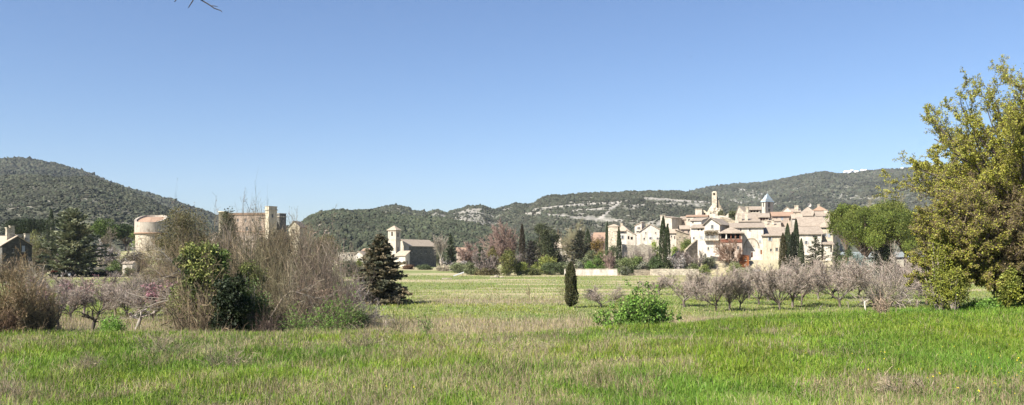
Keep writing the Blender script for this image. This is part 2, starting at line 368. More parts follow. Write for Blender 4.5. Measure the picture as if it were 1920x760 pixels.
def cypress(seed, H, W, pal, n=4200, size=.2, blunt=.5, base=.04, lump=.16):
    rng = np.random.default_rng(seed); g, c = Geo(), Geo()
    V, Fq = tubes(np.array([[[0, 0, -.2], [0, 0, H * .5], [0, 0, H * .93]]]), H * .014 * np.array([[1.2, .8, .2]]), 6); g.add(V, Fq, None, pick(rng, len(V), GREYBARK, .1))
    t = rng.random(n) ** .9; a = rng.uniform(0, 2 * np.pi, n)
    prof = np.minimum(1, (t / .14) ** .5) * (1 - t ** (1.3 + 3 * blunt)) ** (.75)
    lum = 1 + lump * (2 * vnoise(a * 2.2, t * H * 1.1, seed) - 1) + lump * .8 * (2 * vnoise(a * 5, t * H * 2.6, seed + 5) - 1)
    r = W / 2 * prof * lum * (.5 + .5 * rng.random(n) ** .35)
    Q = np.stack([r * np.cos(a), r * np.sin(a), H * (base + (1 - base) * t)], 1)
    out = np.stack([np.cos(a) * .35, np.sin(a) * .35, np.full(n, 1.)], 1)
    leaves(c, rng, Q, size, pal, .45, out, .45, .22)
    return g.mesh('trunk', BARK, True), c.mesh('crown', LEAF)
def pine(seed, H, W, pal, n=9000, size=.3, clumps=34, base=.45, depth=None, trunks=1, dome=.75, low=.35):
    """umbrella pine: forked trunk under a domed crown of needle tufts"""
    rng = np.random.default_rng(seed); g, c = Geo(), Geo(); pal = np.asarray(pal, float); D = depth or W
    P = np.array([[[0, 0, -.3], [.02 * W, 0, H * base * .6], [.0, 0, H * base * 1.05], [0, 0, H * .8]]])
    V, Fq = tubes(P, H * .024 * np.array([[1.2, .9, .8, .3]]), 8); g.add(V, Fq, None, pick(rng, len(V), [(.22, .15, .11), (.17, .12, .09)], .12))
    for k in range(clumps):
        a = rng.uniform(0, 2 * np.pi); rr = math.sqrt(rng.random()) * .83
        top = H * (base + (1 - base) * (math.sqrt(max(0, 1 - (rr * .98) ** 2)) * dome + .12))
        zc = top - rng.random() ** 1.6 * (top - H * base) * low * 1.6
        cen = np.array([math.cos(a) * rr * W / 2, math.sin(a) * rr * D / 2, zc])
        rad = np.array([W * .17, D * .17, H * (1 - base) * .17]) * rng.uniform(.7, 1.3)
        Q, d = shell(rng, int(max(n, 6.0 * W * H * (1 - base) / (size * size * .42 * .5)) / clumps), cen, rad, .35, .35); Q = Q + rng.normal(size=Q.shape) * size * .4
        tone = pal[rng.integers(0, len(pal))] * rng.uniform(.65, 1.3)
        leaves(c, rng, Q, size, [tone, tone * 1.3, tone * .65], .42, d * .6 + [0, 0, .5], .7)
        p0 = np.array([0, 0, H * base * rng.uniform(.7, 1.1)]); dv = cen - p0
        B = np.stack([(p0 + dv * s)[None] + np.array([0, 0, -1]) * math.sin(s * 3.14) * .06 * np.linalg.norm(dv) for s in np.linspace(0, 1, 5)], 1)
        V, Fq = tubes(B, H * .009 * np.linspace(1, .35, 5)[None], 5); g.add(V, Fq, None, pick(rng, len(V), [(.20, .15, .11)], .12))
    return g.mesh('trunk', BARK, True), c.mesh('crown', LEAF)
def stems(seed, H, W, n, pal, r=.006, lean=.5, sub=5, K=6, arch=-.02, leaf=None, nleaf=0, lsize=.05, sub2=4, ang=46):
    """many-stemmed bare thicket: arching rods with side twigs"""
    rng = np.random.default_rng(seed); g, c = Geo(), Geo()
    a = rng.uniform(0, 2 * np.pi, n); b = np.sqrt(rng.random(n)) * W * .22
    p0 = np.stack([np.cos(a) * b, np.sin(a) * b, np.full(n, -.1)], 1)
    d = np.stack([np.cos(a) * lean * rng.random(n) * 1.4, np.sin(a) * lean * rng.random(n) * 1.4, np.ones(n)], 1) + rng.normal(size=(n, 3)) * .12
    L = H * rng.uniform(.6, 1.25, n)
    P = grow_path(rng, p0, d, L, K, .22, arch); Rr = (r * 2.6 * (.5 + 1.9 * rng.random(n) ** 2.2))[:, None] * np.linspace(1, .3, K + 1)[None]
    V, Fq = tubes(P, Rr, 4); g.add(V, Fq, None, np.repeat(pick(rng, n, pal, .2) * .6, len(V) // n, 0))
    for k, m in enumerate((sub, sub2)):
        if not m: break
        P, Rr, L = sprout(rng, P, Rr, L, m, .12, .98, ang + 8 * k, 14, .46, .35, .5, 4, .20, .01, r * (2.0 if k == 0 else .75))
        V, Fq = tubes(P, Rr, 3); c.add(V, Fq, None, np.repeat(pick(rng, len(P), pal, .2 if k else .5), len(V) // len(P), 0))
    if nleaf and leaf:
        i = rng.integers(0, len(P), nleaf); f = rng.random(nleaf) * (P.shape[1] - 1.001); j = f.astype(int); f = (f - j)[:, None]
        leaves(c, rng, P[i, j] * (1 - f) + P[i, j + 1] * f + rng.normal(size=(nleaf, 3)) * lsize * .4, lsize, leaf, .55)
    allV = np.concatenate(c.V); sc = np.array([W / 2 / np.percentile(np.hypot(allV[:, 0], allV[:, 1]), 96)] * 2 + [H / np.percentile(allV[:, 2], 99)])
    for q in (g, c): q.V = [np.column_stack([v[:, :2] * sc[:2], np.maximum(v[:, 2] * sc[2], -.1)]) for v in q.V]
    return g.mesh('stem', BARK, True), c.mesh('crown', LEAF if nleaf else BARK)
def plant(name, label, cat, px, d, meshes, group=None, rz=0.0, scale=(1, 1, 1), dz=0.0, names=None):
    x = at(px, d); z = gz(x, d) - .03 + dz
    o = thing(name, label, cat, (x, d, z), rz, group, scale)
    for k, me in enumerate(meshes):
        if me is not None: obj(me.name.split('.')[0], me, o)
    return o
def hgt(px, py, d, dz=0): return zz(py, d) - gz(at(px, d), d) - dz
def wid(w, d): return w / F * d
# ------------------------------------------------------------------ buildings
def face_cells(g, u0, u1, z0, z1, wins, to3):
    """a wall face with real openings: cells around them and reveals going in"""
    us = sorted({u0, u1, *[w[0] for w in wins], *[w[1] for w in wins]}); zs = sorted({z0, z1, *[w[2] for w in wins], *[w[3] for w in wins]})
    for a, b in zip(us, us[1:]):
        for c, d in zip(zs, zs[1:]):
            um, zm = (a + b) / 2, (c + d) / 2
            if any(w[0] < um < w[1] and w[2] < zm < w[3] for w in wins): continue
            g.add([to3(a, c, 0), to3(b, c, 0), to3(b, d, 0), to3(a, d, 0)], [(0, 1, 2, 3)])
    for a, b, c, d, k in wins:
        o = [(a, c), (b, c), (b, d), (a, d)]
        for i in range(4):
            p, q = o[i], o[(i + 1) % 4]
            g.add([to3(*p, 0), to3(*q, 0), to3(*q, k), to3(*p, k)], [(0, 1, 2, 3)])
def obox(g, to3, a, b, c, d, k0, k1):
    v = [to3(u, z, k) for k in (k0, k1) for z in (c, d) for u in (a, b)]
    g.add(v, [(0, 1, 3, 2), (4, 6, 7, 5), (0, 4, 5, 1), (2, 3, 7, 6), (0, 2, 6, 4), (1, 5, 7, 3)])
def opening(root, to3, w, kind):
    a, b, c, d, k = w
    if kind in 'wsp':
        g = Geo(); g.add([to3(a, c, k - .02), to3(b, c, k - .02), to3(b, d, k - .02), to3(a, d, k - .02)], [(0, 1, 2, 3)])
        win = obj('window', g.mesh('window', M['glass']), root)
        f = Geo(); e = min(.09, (b - a) * .12); m = (a + b) / 2
        for (p, q, r, s) in ((a, a + e, c, d), (b - e, b, c, d), (a + e, b - e, d - e, d), (a + e, b - e, c, c + e), (m - e * .4, m + e * .4, c + e, d - e)):
            obox(f, to3, p, q, r, s, k - .09, k - .03)
        obj('frame', f.mesh('frame', M['frame']), win)
        s = Geo(); obox(s, to3, a - .08, b + .08, c - .12, c - .004, -.07, .06); obj('sill', s.mesh('sill', M['pale_stone']), win)
        if kind == 's':
            for p, q in ((a - (b - a) * .55, a - .03), (b + .03, b + (b - a) * .55)):
                s = Geo(); obox(s, to3, p, q, c, d, -.06, -.012)
                for z in np.linspace(c + .1, d - .1, 5): obox(s, to3, p + .04, q - .04, z - .02, z + .02, -.085, -.061)
                obj('shutter', s.mesh('shutter', M['shutter']), root)
        if kind == 'p':      # closed shutters
            s = Geo(); m = (a + b) / 2
            for p, q in ((a + .02, m - .01), (m + .01, b - .02)):
                obox(s, to3, p, q, c + .02, d - .02, .02, .06)
            obj('shutter', s.mesh('shutter', M['shutter']), root)
    elif kind in 'dr':
        s = Geo(); obox(s, to3, a + .01, b - .01, c + .01, d - .01, k - .08, k - .02)
        n = 4
        for j in range(1, n): x = a + (b - a) * j / n; obox(s, to3, x - .02, x + .02, c + .02, d - .02, k - .1, k - .081)
        dr = obj('door', s.mesh('door', M['brown' if kind == 'd' else 'orange']), root)
        h = Geo(); obox(h, to3, b - .22, b - .14, c + (d - c) * .45, c + (d - c) * .52, k - .16, k - .101); obj('handle', h.mesh('handle', M['metal']), dr)
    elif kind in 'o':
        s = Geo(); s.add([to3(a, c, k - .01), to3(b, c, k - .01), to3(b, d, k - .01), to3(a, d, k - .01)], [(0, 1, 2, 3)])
        obj('opening', s.mesh('opening', M['dark']), root)  # near-black sheet at the back, painted as the shade inside
ROOFT = .17
def house(name, label, cat, L, C, d, eave, yaw=15, R=None, D=7, roof='front', rise=None, wall='cream', rmat='tile', wins=(), winr=(), over=.4, chim=(), base=None, group='village houses', ridge=.5, pitch=.31, depth0=.6, side=None):
    th = R_(yaw); s, c = math.sin(th), math.cos(th); X = at(C, d); l = (L - CX) / F
    W = (X - l * d) / (c + l * s)
    if R is not None:
        r = (R - CX) / F; D = (r * d - X) / (s - r * c)
    ze0 = zz(eave, d)
    cor = [(X - c * W, d + s * W), (X, d), (X + s * D, d + c * D), (X - c * W + s * D, d + s * W + c * D)]
    z0 = base if base is not None else min(gz(*p) for p in cor) - .4
    root = thing(name, label, cat, (X, d, z0), -th, group); ze = ze0 - z0
    fr = lambda u, z, k: (u, k, z)
    rs = lambda u, z, k: (-k, u, z)
    def wf(px, py, w, h, kind, k=None):
        q = (px - CX) / F; x = -(X - q * d) / (c + q * s); dist = d - x * s
        z = zz(py, dist) - z0; ww = w / F * dist / (c + q * s); hh = h / F * dist
        return [max(x - ww / 2, -W + .05), min(x + ww / 2, -.05), max(z - hh / 2, .05), min(z + hh / 2, ze - .06), k or (.2 if kind != 'o' else depth0)], kind
    def wr(px, py, w, h, kind, k=None):
        q = (px - CX) / F; y = (q * d - X) / (s - q * c); dist = d + y * c
        z = zz(py, dist) - z0; q2 = (px + w - CX) / F; ww = abs((q2 * d - X) / (s - q2 * c) - y); hh = h / F * dist
        return [max(y - ww / 2, .05), min(y + ww / 2, D - .05), max(z - hh / 2, .05), min(z + hh / 2, ze - .06), k or (.2 if kind != 'o' else depth0)], kind
    wf_ = [wf(*w) for w in wins]; wr_ = [wr(*w) for w in winr]
    g = Geo()
    face_cells(g, -W, 0, 0, ze, [w for w, _ in wf_], fr)
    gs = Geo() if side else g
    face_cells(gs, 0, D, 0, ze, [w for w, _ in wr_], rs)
    g.add([(-W, 0, 0), (-W, D, 0), (-W, D, ze), (-W, 0, ze)], [(0, 1, 2, 3)]); g.add([(-W, D, 0), (0, D, 0), (0, D, ze), (-W, D, ze)], [(0, 1, 2, 3)])
    rf = Geo(); o = over; T = .02 + ROOFT
    if roof == 'front':
        rise = rise or pitch * D / 2; k = rise / (D / 2)
        for x in (-W, 0): (gs if x == 0 else g).add([(x, 0, ze), (x, D, ze), (x, D / 2, ze + rise)], None, [(0, 1, 2)])
        rf.slab([(-W - o, -o, ze - o * k + T), (o, -o, ze - o * k + T), (o, D / 2, ze + rise + T), (-W - o, D / 2, ze + rise + T)], ROOFT)
        rf.slab([(-W - o, D / 2, ze + rise + T - .003), (o, D / 2, ze + rise + T - .003), (o, D + o, ze - o * k + T), (-W - o, D + o, ze - o * k + T)], ROOFT)
        rt = lambda fx, fy: (-W + fx * W, fy * D, ze + rise * (1 - abs(2 * fy - 1)))
    elif roof == 'gable':
        xm = -W * (1 - ridge); rise = rise or pitch * W / 2
        for y in (0, D): g.add([(-W, y, ze), (0, y, ze), (xm, y, ze + rise)], None, [(0, 1, 2)])
        k1 = rise / (W + xm); k2 = rise / -xm
        rf.slab([(-W - o, -o, ze - o * k1 + T), (xm, -o, ze + rise + T), (xm, D + o, ze + rise + T), (-W - o, D + o, ze - o * k1 + T)], ROOFT)
        rf.slab([(xm, -o, ze + rise + T - .003), (o, -o, ze - o * k2 + T), (o, D + o, ze - o * k2 + T), (xm, D + o, ze + rise + T - .003)], ROOFT)
        rt = lambda fx, fy: (-W + fx * W, fy * D, ze + rise * (1 - abs(2 * fx - 1)))
    elif roof == 'fshed':
        rise = rise or pitch * D; k = rise / D
        for x in (-W, 0): g.add([(x, 0, ze), (x, D, ze), (x, D, ze + rise)], None, [(0, 1, 2)])
        g.add([(-W, D, ze), (0, D, ze), (0, D, ze + rise), (-W, D, ze + rise)], [(0, 1, 2, 3)])
        rf.slab([(-W - o, -o, ze - o * k + T), (o, -o, ze - o * k + T), (o, D + .1, ze + rise + T), (-W - o, D + .1, ze + rise + T)], ROOFT)
        rt = lambda fx, fy: (-W + fx * W, fy * D, ze + rise * fy)
    elif roof in ('lshed', 'rshed'):
        rise = rise or pitch * W; k = rise / W; hl, hr = (0, rise) if roof == 'lshed' else (rise, 0); xh = 0 if roof == 'lshed' else -W
        for y in (0, D): g.add([(-W, y, ze), (0, y, ze), (xh, y, ze + rise)], None, [(0, 1, 2)])
        g.add([(xh, 0, ze), (xh, D, ze), (xh, D, ze + rise), (xh, 0, ze + rise)], [(0, 1, 2, 3)])
        kk = (hr - hl) / W
        rf.slab([(-W - o, -o, ze + hl - o * kk + T), (o, -o, ze + hr + o * kk + T), (o, D + o, ze + hr + o * kk + T), (-W - o, D + o, ze + hl - o * kk + T)], ROOFT)
        rt = lambda fx, fy: (-W + fx * W, fy * D, ze + hl + (hr - hl) * fx)
    elif roof in ('hip', 'pyr'):
        h = min(W, D) / 2; rise = rise or pitch * h; k = rise / h; z_ = ze - o * k + T; zt = ze + rise + T
        A, B, C2, D2 = (-W - o, -o, z_), (o, -o, z_), (o, D + o, z_), (-W - o, D + o, z_)
        if roof == 'pyr': p = q = (-W / 2, D / 2, zt)
        elif W >= D: p, q = (-W + h, D / 2, zt), (-h, D / 2, zt)
        else: p, q = (-W / 2, h, zt), (-W / 2, D - h, zt)
        if roof == 'pyr':
            for a, b in ((A, B), (B, C2), (C2, D2), (D2, A)): rf.slab3([a, b, p], ROOFT)
        elif W >= D:
            rf.slab([A, B, q, p], ROOFT); rf.slab([C2, D2, p, q], ROOFT); rf.slab3([B, C2, q], ROOFT); rf.slab3([D2, A, p], ROOFT)
        else:
            rf.slab3([A, B, p], ROOFT); rf.slab([B, C2, q, p], ROOFT); rf.slab3([C2, D2, q], ROOFT); rf.slab([D2, A, p, q], ROOFT)
        rt = lambda fx, fy: (-W + fx * W, fy * D, ze + rise * .5)
    elif roof == 'flat':
        rise = 0; rf.slab([(-W - .12, -.12, ze + .22), (.12, -.12, ze + .22), (.12, D + .12, ze + .22), (-W - .12, D + .12, ze + .22)], .2)
        rt = lambda fx, fy: (-W + fx * W, fy * D, ze)
    else:               # broken wall tops
        rise = 0; rng = np.random.default_rng(int(L)); n = max(3, int(W / 1.3)); tops = rng.uniform(0, 1, n + 1) * (ridge * 2)
        xs = np.linspace(-W, 0, n + 1)
        for i in range(n):
            a, b, p, q = xs[i], xs[i + 1], ze + tops[i], ze + tops[i + 1]
            g.add([(a, 0, ze), (b, 0, ze), (b, 0, q), (a, 0, p), (a, D, ze), (b, D, ze), (b, D, q), (a, D, p)], [(0, 1, 2, 3), (5, 4, 7, 6), (3, 2, 6, 7)])
        g.add([(-W, 0, ze), (-W, D, ze), (-W, D, ze + tops[0]), (-W, 0, ze + tops[0])], [(0, 1, 2, 3)]); g.add([(0, 0, ze), (0, D, ze), (0, D, ze + tops[-1]), (0, 0, ze + tops[-1])], [(0, 1, 2, 3)])
    obj('wall', g.mesh('wall', M[wall]), root)
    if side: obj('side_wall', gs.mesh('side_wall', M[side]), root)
    if rf.n:
        ro = obj('roof', rf.mesh('roof', M[rmat]), root)
        for fx, fy, h, w in chim:
            x, y, z = rt(fx, fy); q = Geo(); q.box(x - w / 2, x + w / 2, y - w * .4, y + w * .4, z - .5, z + h); q.box(x - w / 2 - .08, x + w / 2 + .08, y - w * .4 - .08, y + w * .4 + .08, z + h + .003, z + h + .14)
            obj('chimney', q.mesh('chimney', M['pale_stone']), ro)
    for w, k in wf_: opening(root, fr, w, k)
    for w, k in wr_: opening(root, rs, w, k)
    root['_dims'] = [W, D, ze, rise]
    return root, W, D, ze, rise
def wall_run(name, label, px0, px1, d0, d1, top0, top1, th=.5, mat='white', low=None, rough=.0, seed=0, cap=False, group=None):
    """a free-standing garden wall from one end to the other"""
    a = np.array([at(px0, d0), d0]); b = np.array([at(px1, d1), d1]); L = np.linalg.norm(b - a); t = (b - a) / L; ang = math.atan2(t[1], t[0])
    zb = low if low is not None else min(gz(*a), gz(*b)) - .4
    rng = np.random.default_rng(seed); n = max(2, int(L / 1.2)); xs = np.linspace(0, L, n + 1)
    tp = np.linspace(zz(top0, d0), zz(top1, d1), n + 1) - zb + rough * rng.uniform(-1, 1, n + 1)
    g = Geo()
    V = []
    for x, z in zip(xs, tp): V += [(x, 0, 0), (x, 0, z), (x, th, z), (x, th, 0)]
    Fq = [(4 * i + k, 4 * i + 4 + k, 4 * i + 4 + (k + 1) % 4, 4 * i + (k + 1) % 4) for i in range(n) for k in range(4)] + [(0, 1, 2, 3), (4 * n + 3, 4 * n + 2, 4 * n + 1, 4 * n)]
    g.add(V, Fq)
    o = thing(name, label, 'wall', (a[0], a[1], zb), ang, group)
    obj('wall', g.mesh('wall', M[mat]), o)
    if cap:
        q = Geo()
        for i in range(n): q.slab([(xs[i] + .003, -.06, tp[i] + .1), (xs[i + 1], -.06, tp[i + 1] + .1), (xs[i + 1], th + .06, tp[i + 1] + .1), (xs[i] + .003, th + .06, tp[i] + .1)], .097)
        obj('coping', q.mesh('coping', M['pale_stone']), o)
    return o
EXPO = 1.2; HAZE = 0.00005
# ------------------------------------------------------------------ sky, sun, camera
SUN = Vector((-0.74, -0.68, 0.95)).normalized()
w = bpy.data.worlds.new('World'); scene.world = w; w.use_nodes = True
t = w.node_tree; bg = t.nodes['Background']; sk = t.nodes.new('ShaderNodeTexSky'); sk.sky_type = 'NISHITA'; sk.sun_disc = False
sk.sun_elevation = math.asin(SUN.z); sk.sun_rotation = math.atan2(SUN.x, SUN.y); sk.altitude = 200; sk.air_density = 1.0; sk.dust_density = 0.6; sk.ozone_density = 5.5
bg.inputs['Strength'].default_value = 0.066; wb = t.nodes.new('ShaderNodeMixRGB'); wb.blend_type = 'MULTIPLY'; wb.inputs[0].default_value = 1; wb.inputs[2].default_value = (.91, .92, .985, 1); t.links.new(sk.outputs[0], wb.inputs[1]); t.links.new(wb.outputs[0], bg.inputs[0])
ld = bpy.data.lights.new('sun', 'SUN'); ld.energy = 5.0; ld.angle = R_(.53); ld.color = (1, .94, .83)
lo = bpy.data.objects.new('sun', ld); COL.link(lo); lo.rotation_euler = SUN.to_track_quat('Z', 'Y').to_euler(); lo.location = (-40, -30, 60)
cd = bpy.data.cameras.new('camera'); cam = bpy.data.objects.new('camera', cd); COL.link(cam); scene.camera = cam
cam.location = (0, 0, EYE); cam.rotation_euler = (R_(90), 0, 0); cd.sensor_width = 36; cd.lens = 36 * F / 1920; cd.shift_y = (HZ - 380) / 1920; cd.clip_end = 60000; cd.clip_start = .1
vs = scene.view_settings; vs.view_transform = 'Standard'; vs.look = 'None'; vs.gamma = 1; vs.exposure = EXPO; vs.use_curve_mapping = False
scene.cycles.max_bounces = 6; scene.cycles.diffuse_bounces = 3; scene.cycles.transmission_bounces = 4; scene.cycles.volume_bounces = 0; scene.cycles.transparent_max_bounces = 4
scene.cycles.use_denoising = True

# ------------------------------------------------------------------ ground sheet and its cover
def dryness(x, y):
    n1 = fbm(x * .22 + 5, y * .16, 21, 4); n2 = fbm(x * .9, y * .7, 33, 3); st = fbm(x * .020 + 3, y * .085, 41, 4); st2 = fbm(x * .05, y * .28, 44, 3)
    px = CX + x / np.maximum(y, 3) * F
    n3 = fbm(x * .5 + 9, y * .33, 52, 4); n4 = fbm(x * 1.5, y * .9, 57, 3); near = .86 * sst(.49, .635, n1 * .26 + n2 * .14 + n3 * .24 + n4 * .36 + .10 * sst(1300, 1000, px) * sst(250, 600, px) + .06 * sst(700, 400, px) - .08 * sst(1150, 1450, px) + .17 * sst(16, 11.5, y) * np.clip(sst(1250, 1650, px) + sst(120, 20, px), 0, 1))
    field = sst(.45, .60, .62 * st + .38 * st2 + .02 * sst(90, 150, y))
    for yc, sy, xa, xb in ((104.4, 1.6, -7.5, 3), (123, 2.6, -4.5, 8), (116, 5, 8.5, 19), (91.7, 1.3, -9.5, -3), (160, 5, -21, -6), (157, 4, 19, 35), (85, 1.2, -11.5, -7), (140, 3, -2, 10), (134, 2, 10, 20), (99, 1.2, 1, 9)):
        field = np.maximum(field, sst(.42, .62, np.exp(-((y - yc + 2.5 * (st2 - .5)) / sy) ** 2) * sst(xa - 3, xa + 1, x) * (1 - sst(xb - 1, xb + 3, x)) * (.55 + .7 * n1)) * 1.0)
    e = edge(x)
    weeds = sst(48, 52, y) * (1 - sst(61, 66, y + 4 * (n1 - .5) - .10 * np.clip(x, 0, 60)))             # weedy strip below the rise
    brown = np.exp(-((y - 88) / 8) ** 2) * sst(-13, -6, x) * (1 - sst(5, 9, x))
    orch = sst(62, 67, y) * (1 - sst(84, 92, y))
    f = np.where(y < e + 9, near, (.18 + .82 * field) * (1 - .75 * orch))
    f = np.where(y >= e + 9, np.maximum(f, .85 * np.maximum(weeds, brown)), f)
    return np.clip(f, 0, 1), np.where(y < e + 9, n2, np.maximum(weeds, brown))
def ground_cols(x, y):
    f, k = dryness(x, y); far = (y > 45)
    g1 = np.where(far[:, None], np.array([.22, .27, .085]), np.array([.14, .21, .038])); g2 = np.array([.16, .21, .06])
    m = fbm(x * .6, y * .6, 61, 2)[:, None]; green = g1 * (1 - m) + g2 * m
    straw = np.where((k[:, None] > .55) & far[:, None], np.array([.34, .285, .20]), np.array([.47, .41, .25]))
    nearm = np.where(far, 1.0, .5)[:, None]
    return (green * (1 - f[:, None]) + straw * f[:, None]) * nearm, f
ys = np.concatenate([np.arange(-14, 60, .3), 60 * 1.016 ** np.arange(0, 262)]); sx = np.linspace(-1, 1, 381)
Y, S_ = np.meshgrid(ys, sx, indexing='ij'); X = S_ * (32 + .95 * np.maximum(Y, 0))
Z = ground(X, Y); V = np.stack([X, Y, Z], -1).reshape(-1, 3); nr, nc = X.shape
i, j = np.meshgrid(np.arange(nr - 1), np.arange(nc - 1), indexing='ij'); b = i * nc + j
Fq = np.stack([b, b + 1, b + nc + 1, b + nc], -1).reshape(-1, 4)
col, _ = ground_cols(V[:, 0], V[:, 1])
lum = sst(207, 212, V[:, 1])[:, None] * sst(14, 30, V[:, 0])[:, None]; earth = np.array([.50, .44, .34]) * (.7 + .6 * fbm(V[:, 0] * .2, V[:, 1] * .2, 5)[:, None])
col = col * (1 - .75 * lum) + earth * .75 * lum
gm, t, out = nt('meadow_soil')
a = node(t, 'ShaderNodeAttribute', attribute_name='Col'); tc = node(t, 'ShaderNodeTexCoord'); n1 = node(t, 'ShaderNodeTexNoise', Scale=2.3, Detail=8.0, Roughness=.7)
mr = node(t, 'ShaderNodeMapRange'); mr.inputs['To Min'].default_value = .45; mr.inputs['To Max'].default_value = 1.5
mm = node(t, 'ShaderNodeMixRGB', blend_type='MULTIPLY'); mm.inputs[0].default_value = 1; p = node(t, 'ShaderNodeBsdfPrincipled', Roughness=.95); p.inputs['Specular IOR Level'].default_value = .1
t.links.new(tc.outputs['Object'], n1.inputs['Vector']); t.links.new(n1.outputs['Fac'], mr.inputs['Value']); t.links.new(a.outputs['Color'], mm.inputs[1]); t.links.new(mr.outputs[0], mm.inputs[2])
bp = node(t, 'ShaderNodeBump', Strength=.8, Distance=.25); t.links.new(n1.outputs['Fac'], bp.inputs['Height']); t.links.new(bp.outputs[0], p.inputs['Normal'])
t.links.new(mm.outputs[0], p.inputs['Base Color']); t.links.new(p.outputs[0], out.inputs[0])
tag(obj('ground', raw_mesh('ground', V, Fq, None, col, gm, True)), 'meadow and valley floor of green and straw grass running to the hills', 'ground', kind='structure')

def blades(rng, x, y, h, wd, col, lean=.45, name='grass'):
    n = len(x); z = ground(x, y) - .02; a = rng.uniform(0, 2 * np.pi, n); b = rng.uniform(0, 2 * np.pi, n); ln = np.abs(rng.normal(0, lean, n)) * h
    wx, wy = np.cos(a) * wd / 2, np.sin(a) * wd / 2; lx, ly = np.cos(b) * ln, np.sin(b) * ln
    base = np.stack([x, y, z], -1); side = np.stack([wx, wy, np.zeros(n)], -1)
    mid = base + np.stack([lx * .3, ly * .3, h * .58], -1); tip = base + np.stack([lx, ly, h * np.clip(1 - .3 * (ln / h) ** 2, .4, 1)], -1)
    V = np.stack([base - side, base + side, mid + side * .7, mid - side * .7, tip], 1).reshape(-1, 3)
    k = np.arange(n) * 5
    return V, np.stack([k, k + 1, k + 2, k + 3], -1), np.stack([k + 3, k + 2, k + 4], -1), np.repeat(col, 5, 0)
GREEN = np.array([(.185, .335, .028), (.230, .375, .042), (.125, .245, .022), (.29, .38, .065)])
STRAW = np.array([(.50, .44, .28), (.42, .36, .22), (.36, .31, .21), (.56, .51, .36)])
WEED = np.array([(.36, .30, .22), (.42, .36, .28), (.30, .25, .19), (.46, .41, .32)])
def cover(name, label, n, y0, y1, pw, h0, h1, w0, mode, seed, lean=.45, keep=None, kind='grass', xr=None):
    rng = np.random.default_rng(seed)
    u = rng.random(n); y = (y0 ** (1 - pw) + u * (y1 ** (1 - pw) - y0 ** (1 - pw))) ** (1 / (1 - pw)) if pw != 1 else y0 * (y1 / y0) ** u
    xl, xh = xr or (-.68, .68); x = (xl + (xh - xl) * rng.random(n)) * (y + 4)
    f, k = dryness(x, y); ok = np.ones(n, bool)
    if keep is not None: ok = keep(x, y, f, k, rng)
    x, y, f, k = x[ok], y[ok], f[ok], k[ok]; n = len(x)
    dry = rng.random(n) < (.07 + .70 * f if mode == 'grass' else 1.0)
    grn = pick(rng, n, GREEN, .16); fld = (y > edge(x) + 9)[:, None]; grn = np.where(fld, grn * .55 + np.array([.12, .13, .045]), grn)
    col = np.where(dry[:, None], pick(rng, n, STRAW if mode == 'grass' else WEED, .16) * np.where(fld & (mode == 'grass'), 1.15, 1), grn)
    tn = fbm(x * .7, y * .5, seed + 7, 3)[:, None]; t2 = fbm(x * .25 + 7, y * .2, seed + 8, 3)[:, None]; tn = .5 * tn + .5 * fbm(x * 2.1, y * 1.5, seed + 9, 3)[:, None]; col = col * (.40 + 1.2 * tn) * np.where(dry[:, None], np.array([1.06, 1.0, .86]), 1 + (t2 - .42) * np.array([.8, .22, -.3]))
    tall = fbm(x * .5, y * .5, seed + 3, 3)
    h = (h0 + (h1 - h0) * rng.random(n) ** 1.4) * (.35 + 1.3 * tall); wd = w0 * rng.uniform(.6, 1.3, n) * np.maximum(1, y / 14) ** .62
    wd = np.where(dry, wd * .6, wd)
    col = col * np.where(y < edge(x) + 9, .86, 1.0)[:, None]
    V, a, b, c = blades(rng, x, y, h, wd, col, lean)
    return tag(obj(name, raw_mesh(name, V, a, b, c, BLADE)), label, kind, kind='stuff')
cover('meadow_grass', 'lush green meadow grass mixed with straw on the near rise', 560000, 8.5, 52, 1.5, .05, .24, .013, 'grass', 1, .85, lambda x, y, f, k, r: y < edge(x) + 9)
cover('meadow_herbs', 'low broad-leaved herbs among the grass of the near rise', 150000, 8.5, 46, 1.5, .03, .09, .035, 'grass', 11, 1.6, lambda x, y, f, k, r: y < edge(x) + 7)
cover('dry_stalks', 'thin straw and grey stalks standing above the near grass', 16000, 9, 50, 1.2, .18, .48, .008, 'weed', 2, .6, lambda x, y, f, k, r: (y < edge(x) + 8) & (r.random(len(x)) < np.clip(f * 1.0 + .06, 0, 1)))
cover('field_grass', 'short green and straw tufts across the flat field', 260000, 46, 212, 1.6, .10, .26, .022, 'grass', 3, .5, lambda x, y, f, k, r: y > edge(x) + 9)
cover('field_weeds', 'grey-brown dry weeds in bands below the rise', 70000, 47, 112, 1.3, .35, .85, .012, 'weed', 4, .35, lambda x, y, f, k, r: (y > edge(x) + 9) & (k > .35) & (r.random(len(x)) < k))
# little yellow flowers near the lower right corner
rng = np.random.default_rng(77); g = Geo()
for (px, py, n, sp) in ((1850, 690, 22, 2.2), (1895, 745, 26, 1.2), (1790, 735, 10, 1.5), (770, 752, 7, .35), (1690, 690, 6, 1.5)):
    x, y = g2w(px, py); Q = np.stack([x + rng.normal(0, sp * .5, n), y + rng.normal(0, sp * .6, n)], -1); z = ground(Q[:, 0], Q[:, 1]) + rng.uniform(.14, .3, n)
    Q = np.column_stack([Q, z])
    for k in range(3): leaves(g, rng, Q + rng.normal(size=Q.shape) * .005, .019, [(.75, .60, .03), (.80, .68, .06)], .9)
    for q in Q: g.add([q + [-.003, 0, 0], q + [.003, 0, 0], q + [.0, 0, -.3]], None, [(0, 1, 2)], (.12, .2, .04))
tag(obj('yellow_wildflowers', g.mesh('yellow_wildflowers', LEAF)), 'tiny yellow flowers dotted through the near grass', 'wildflowers', kind='stuff')

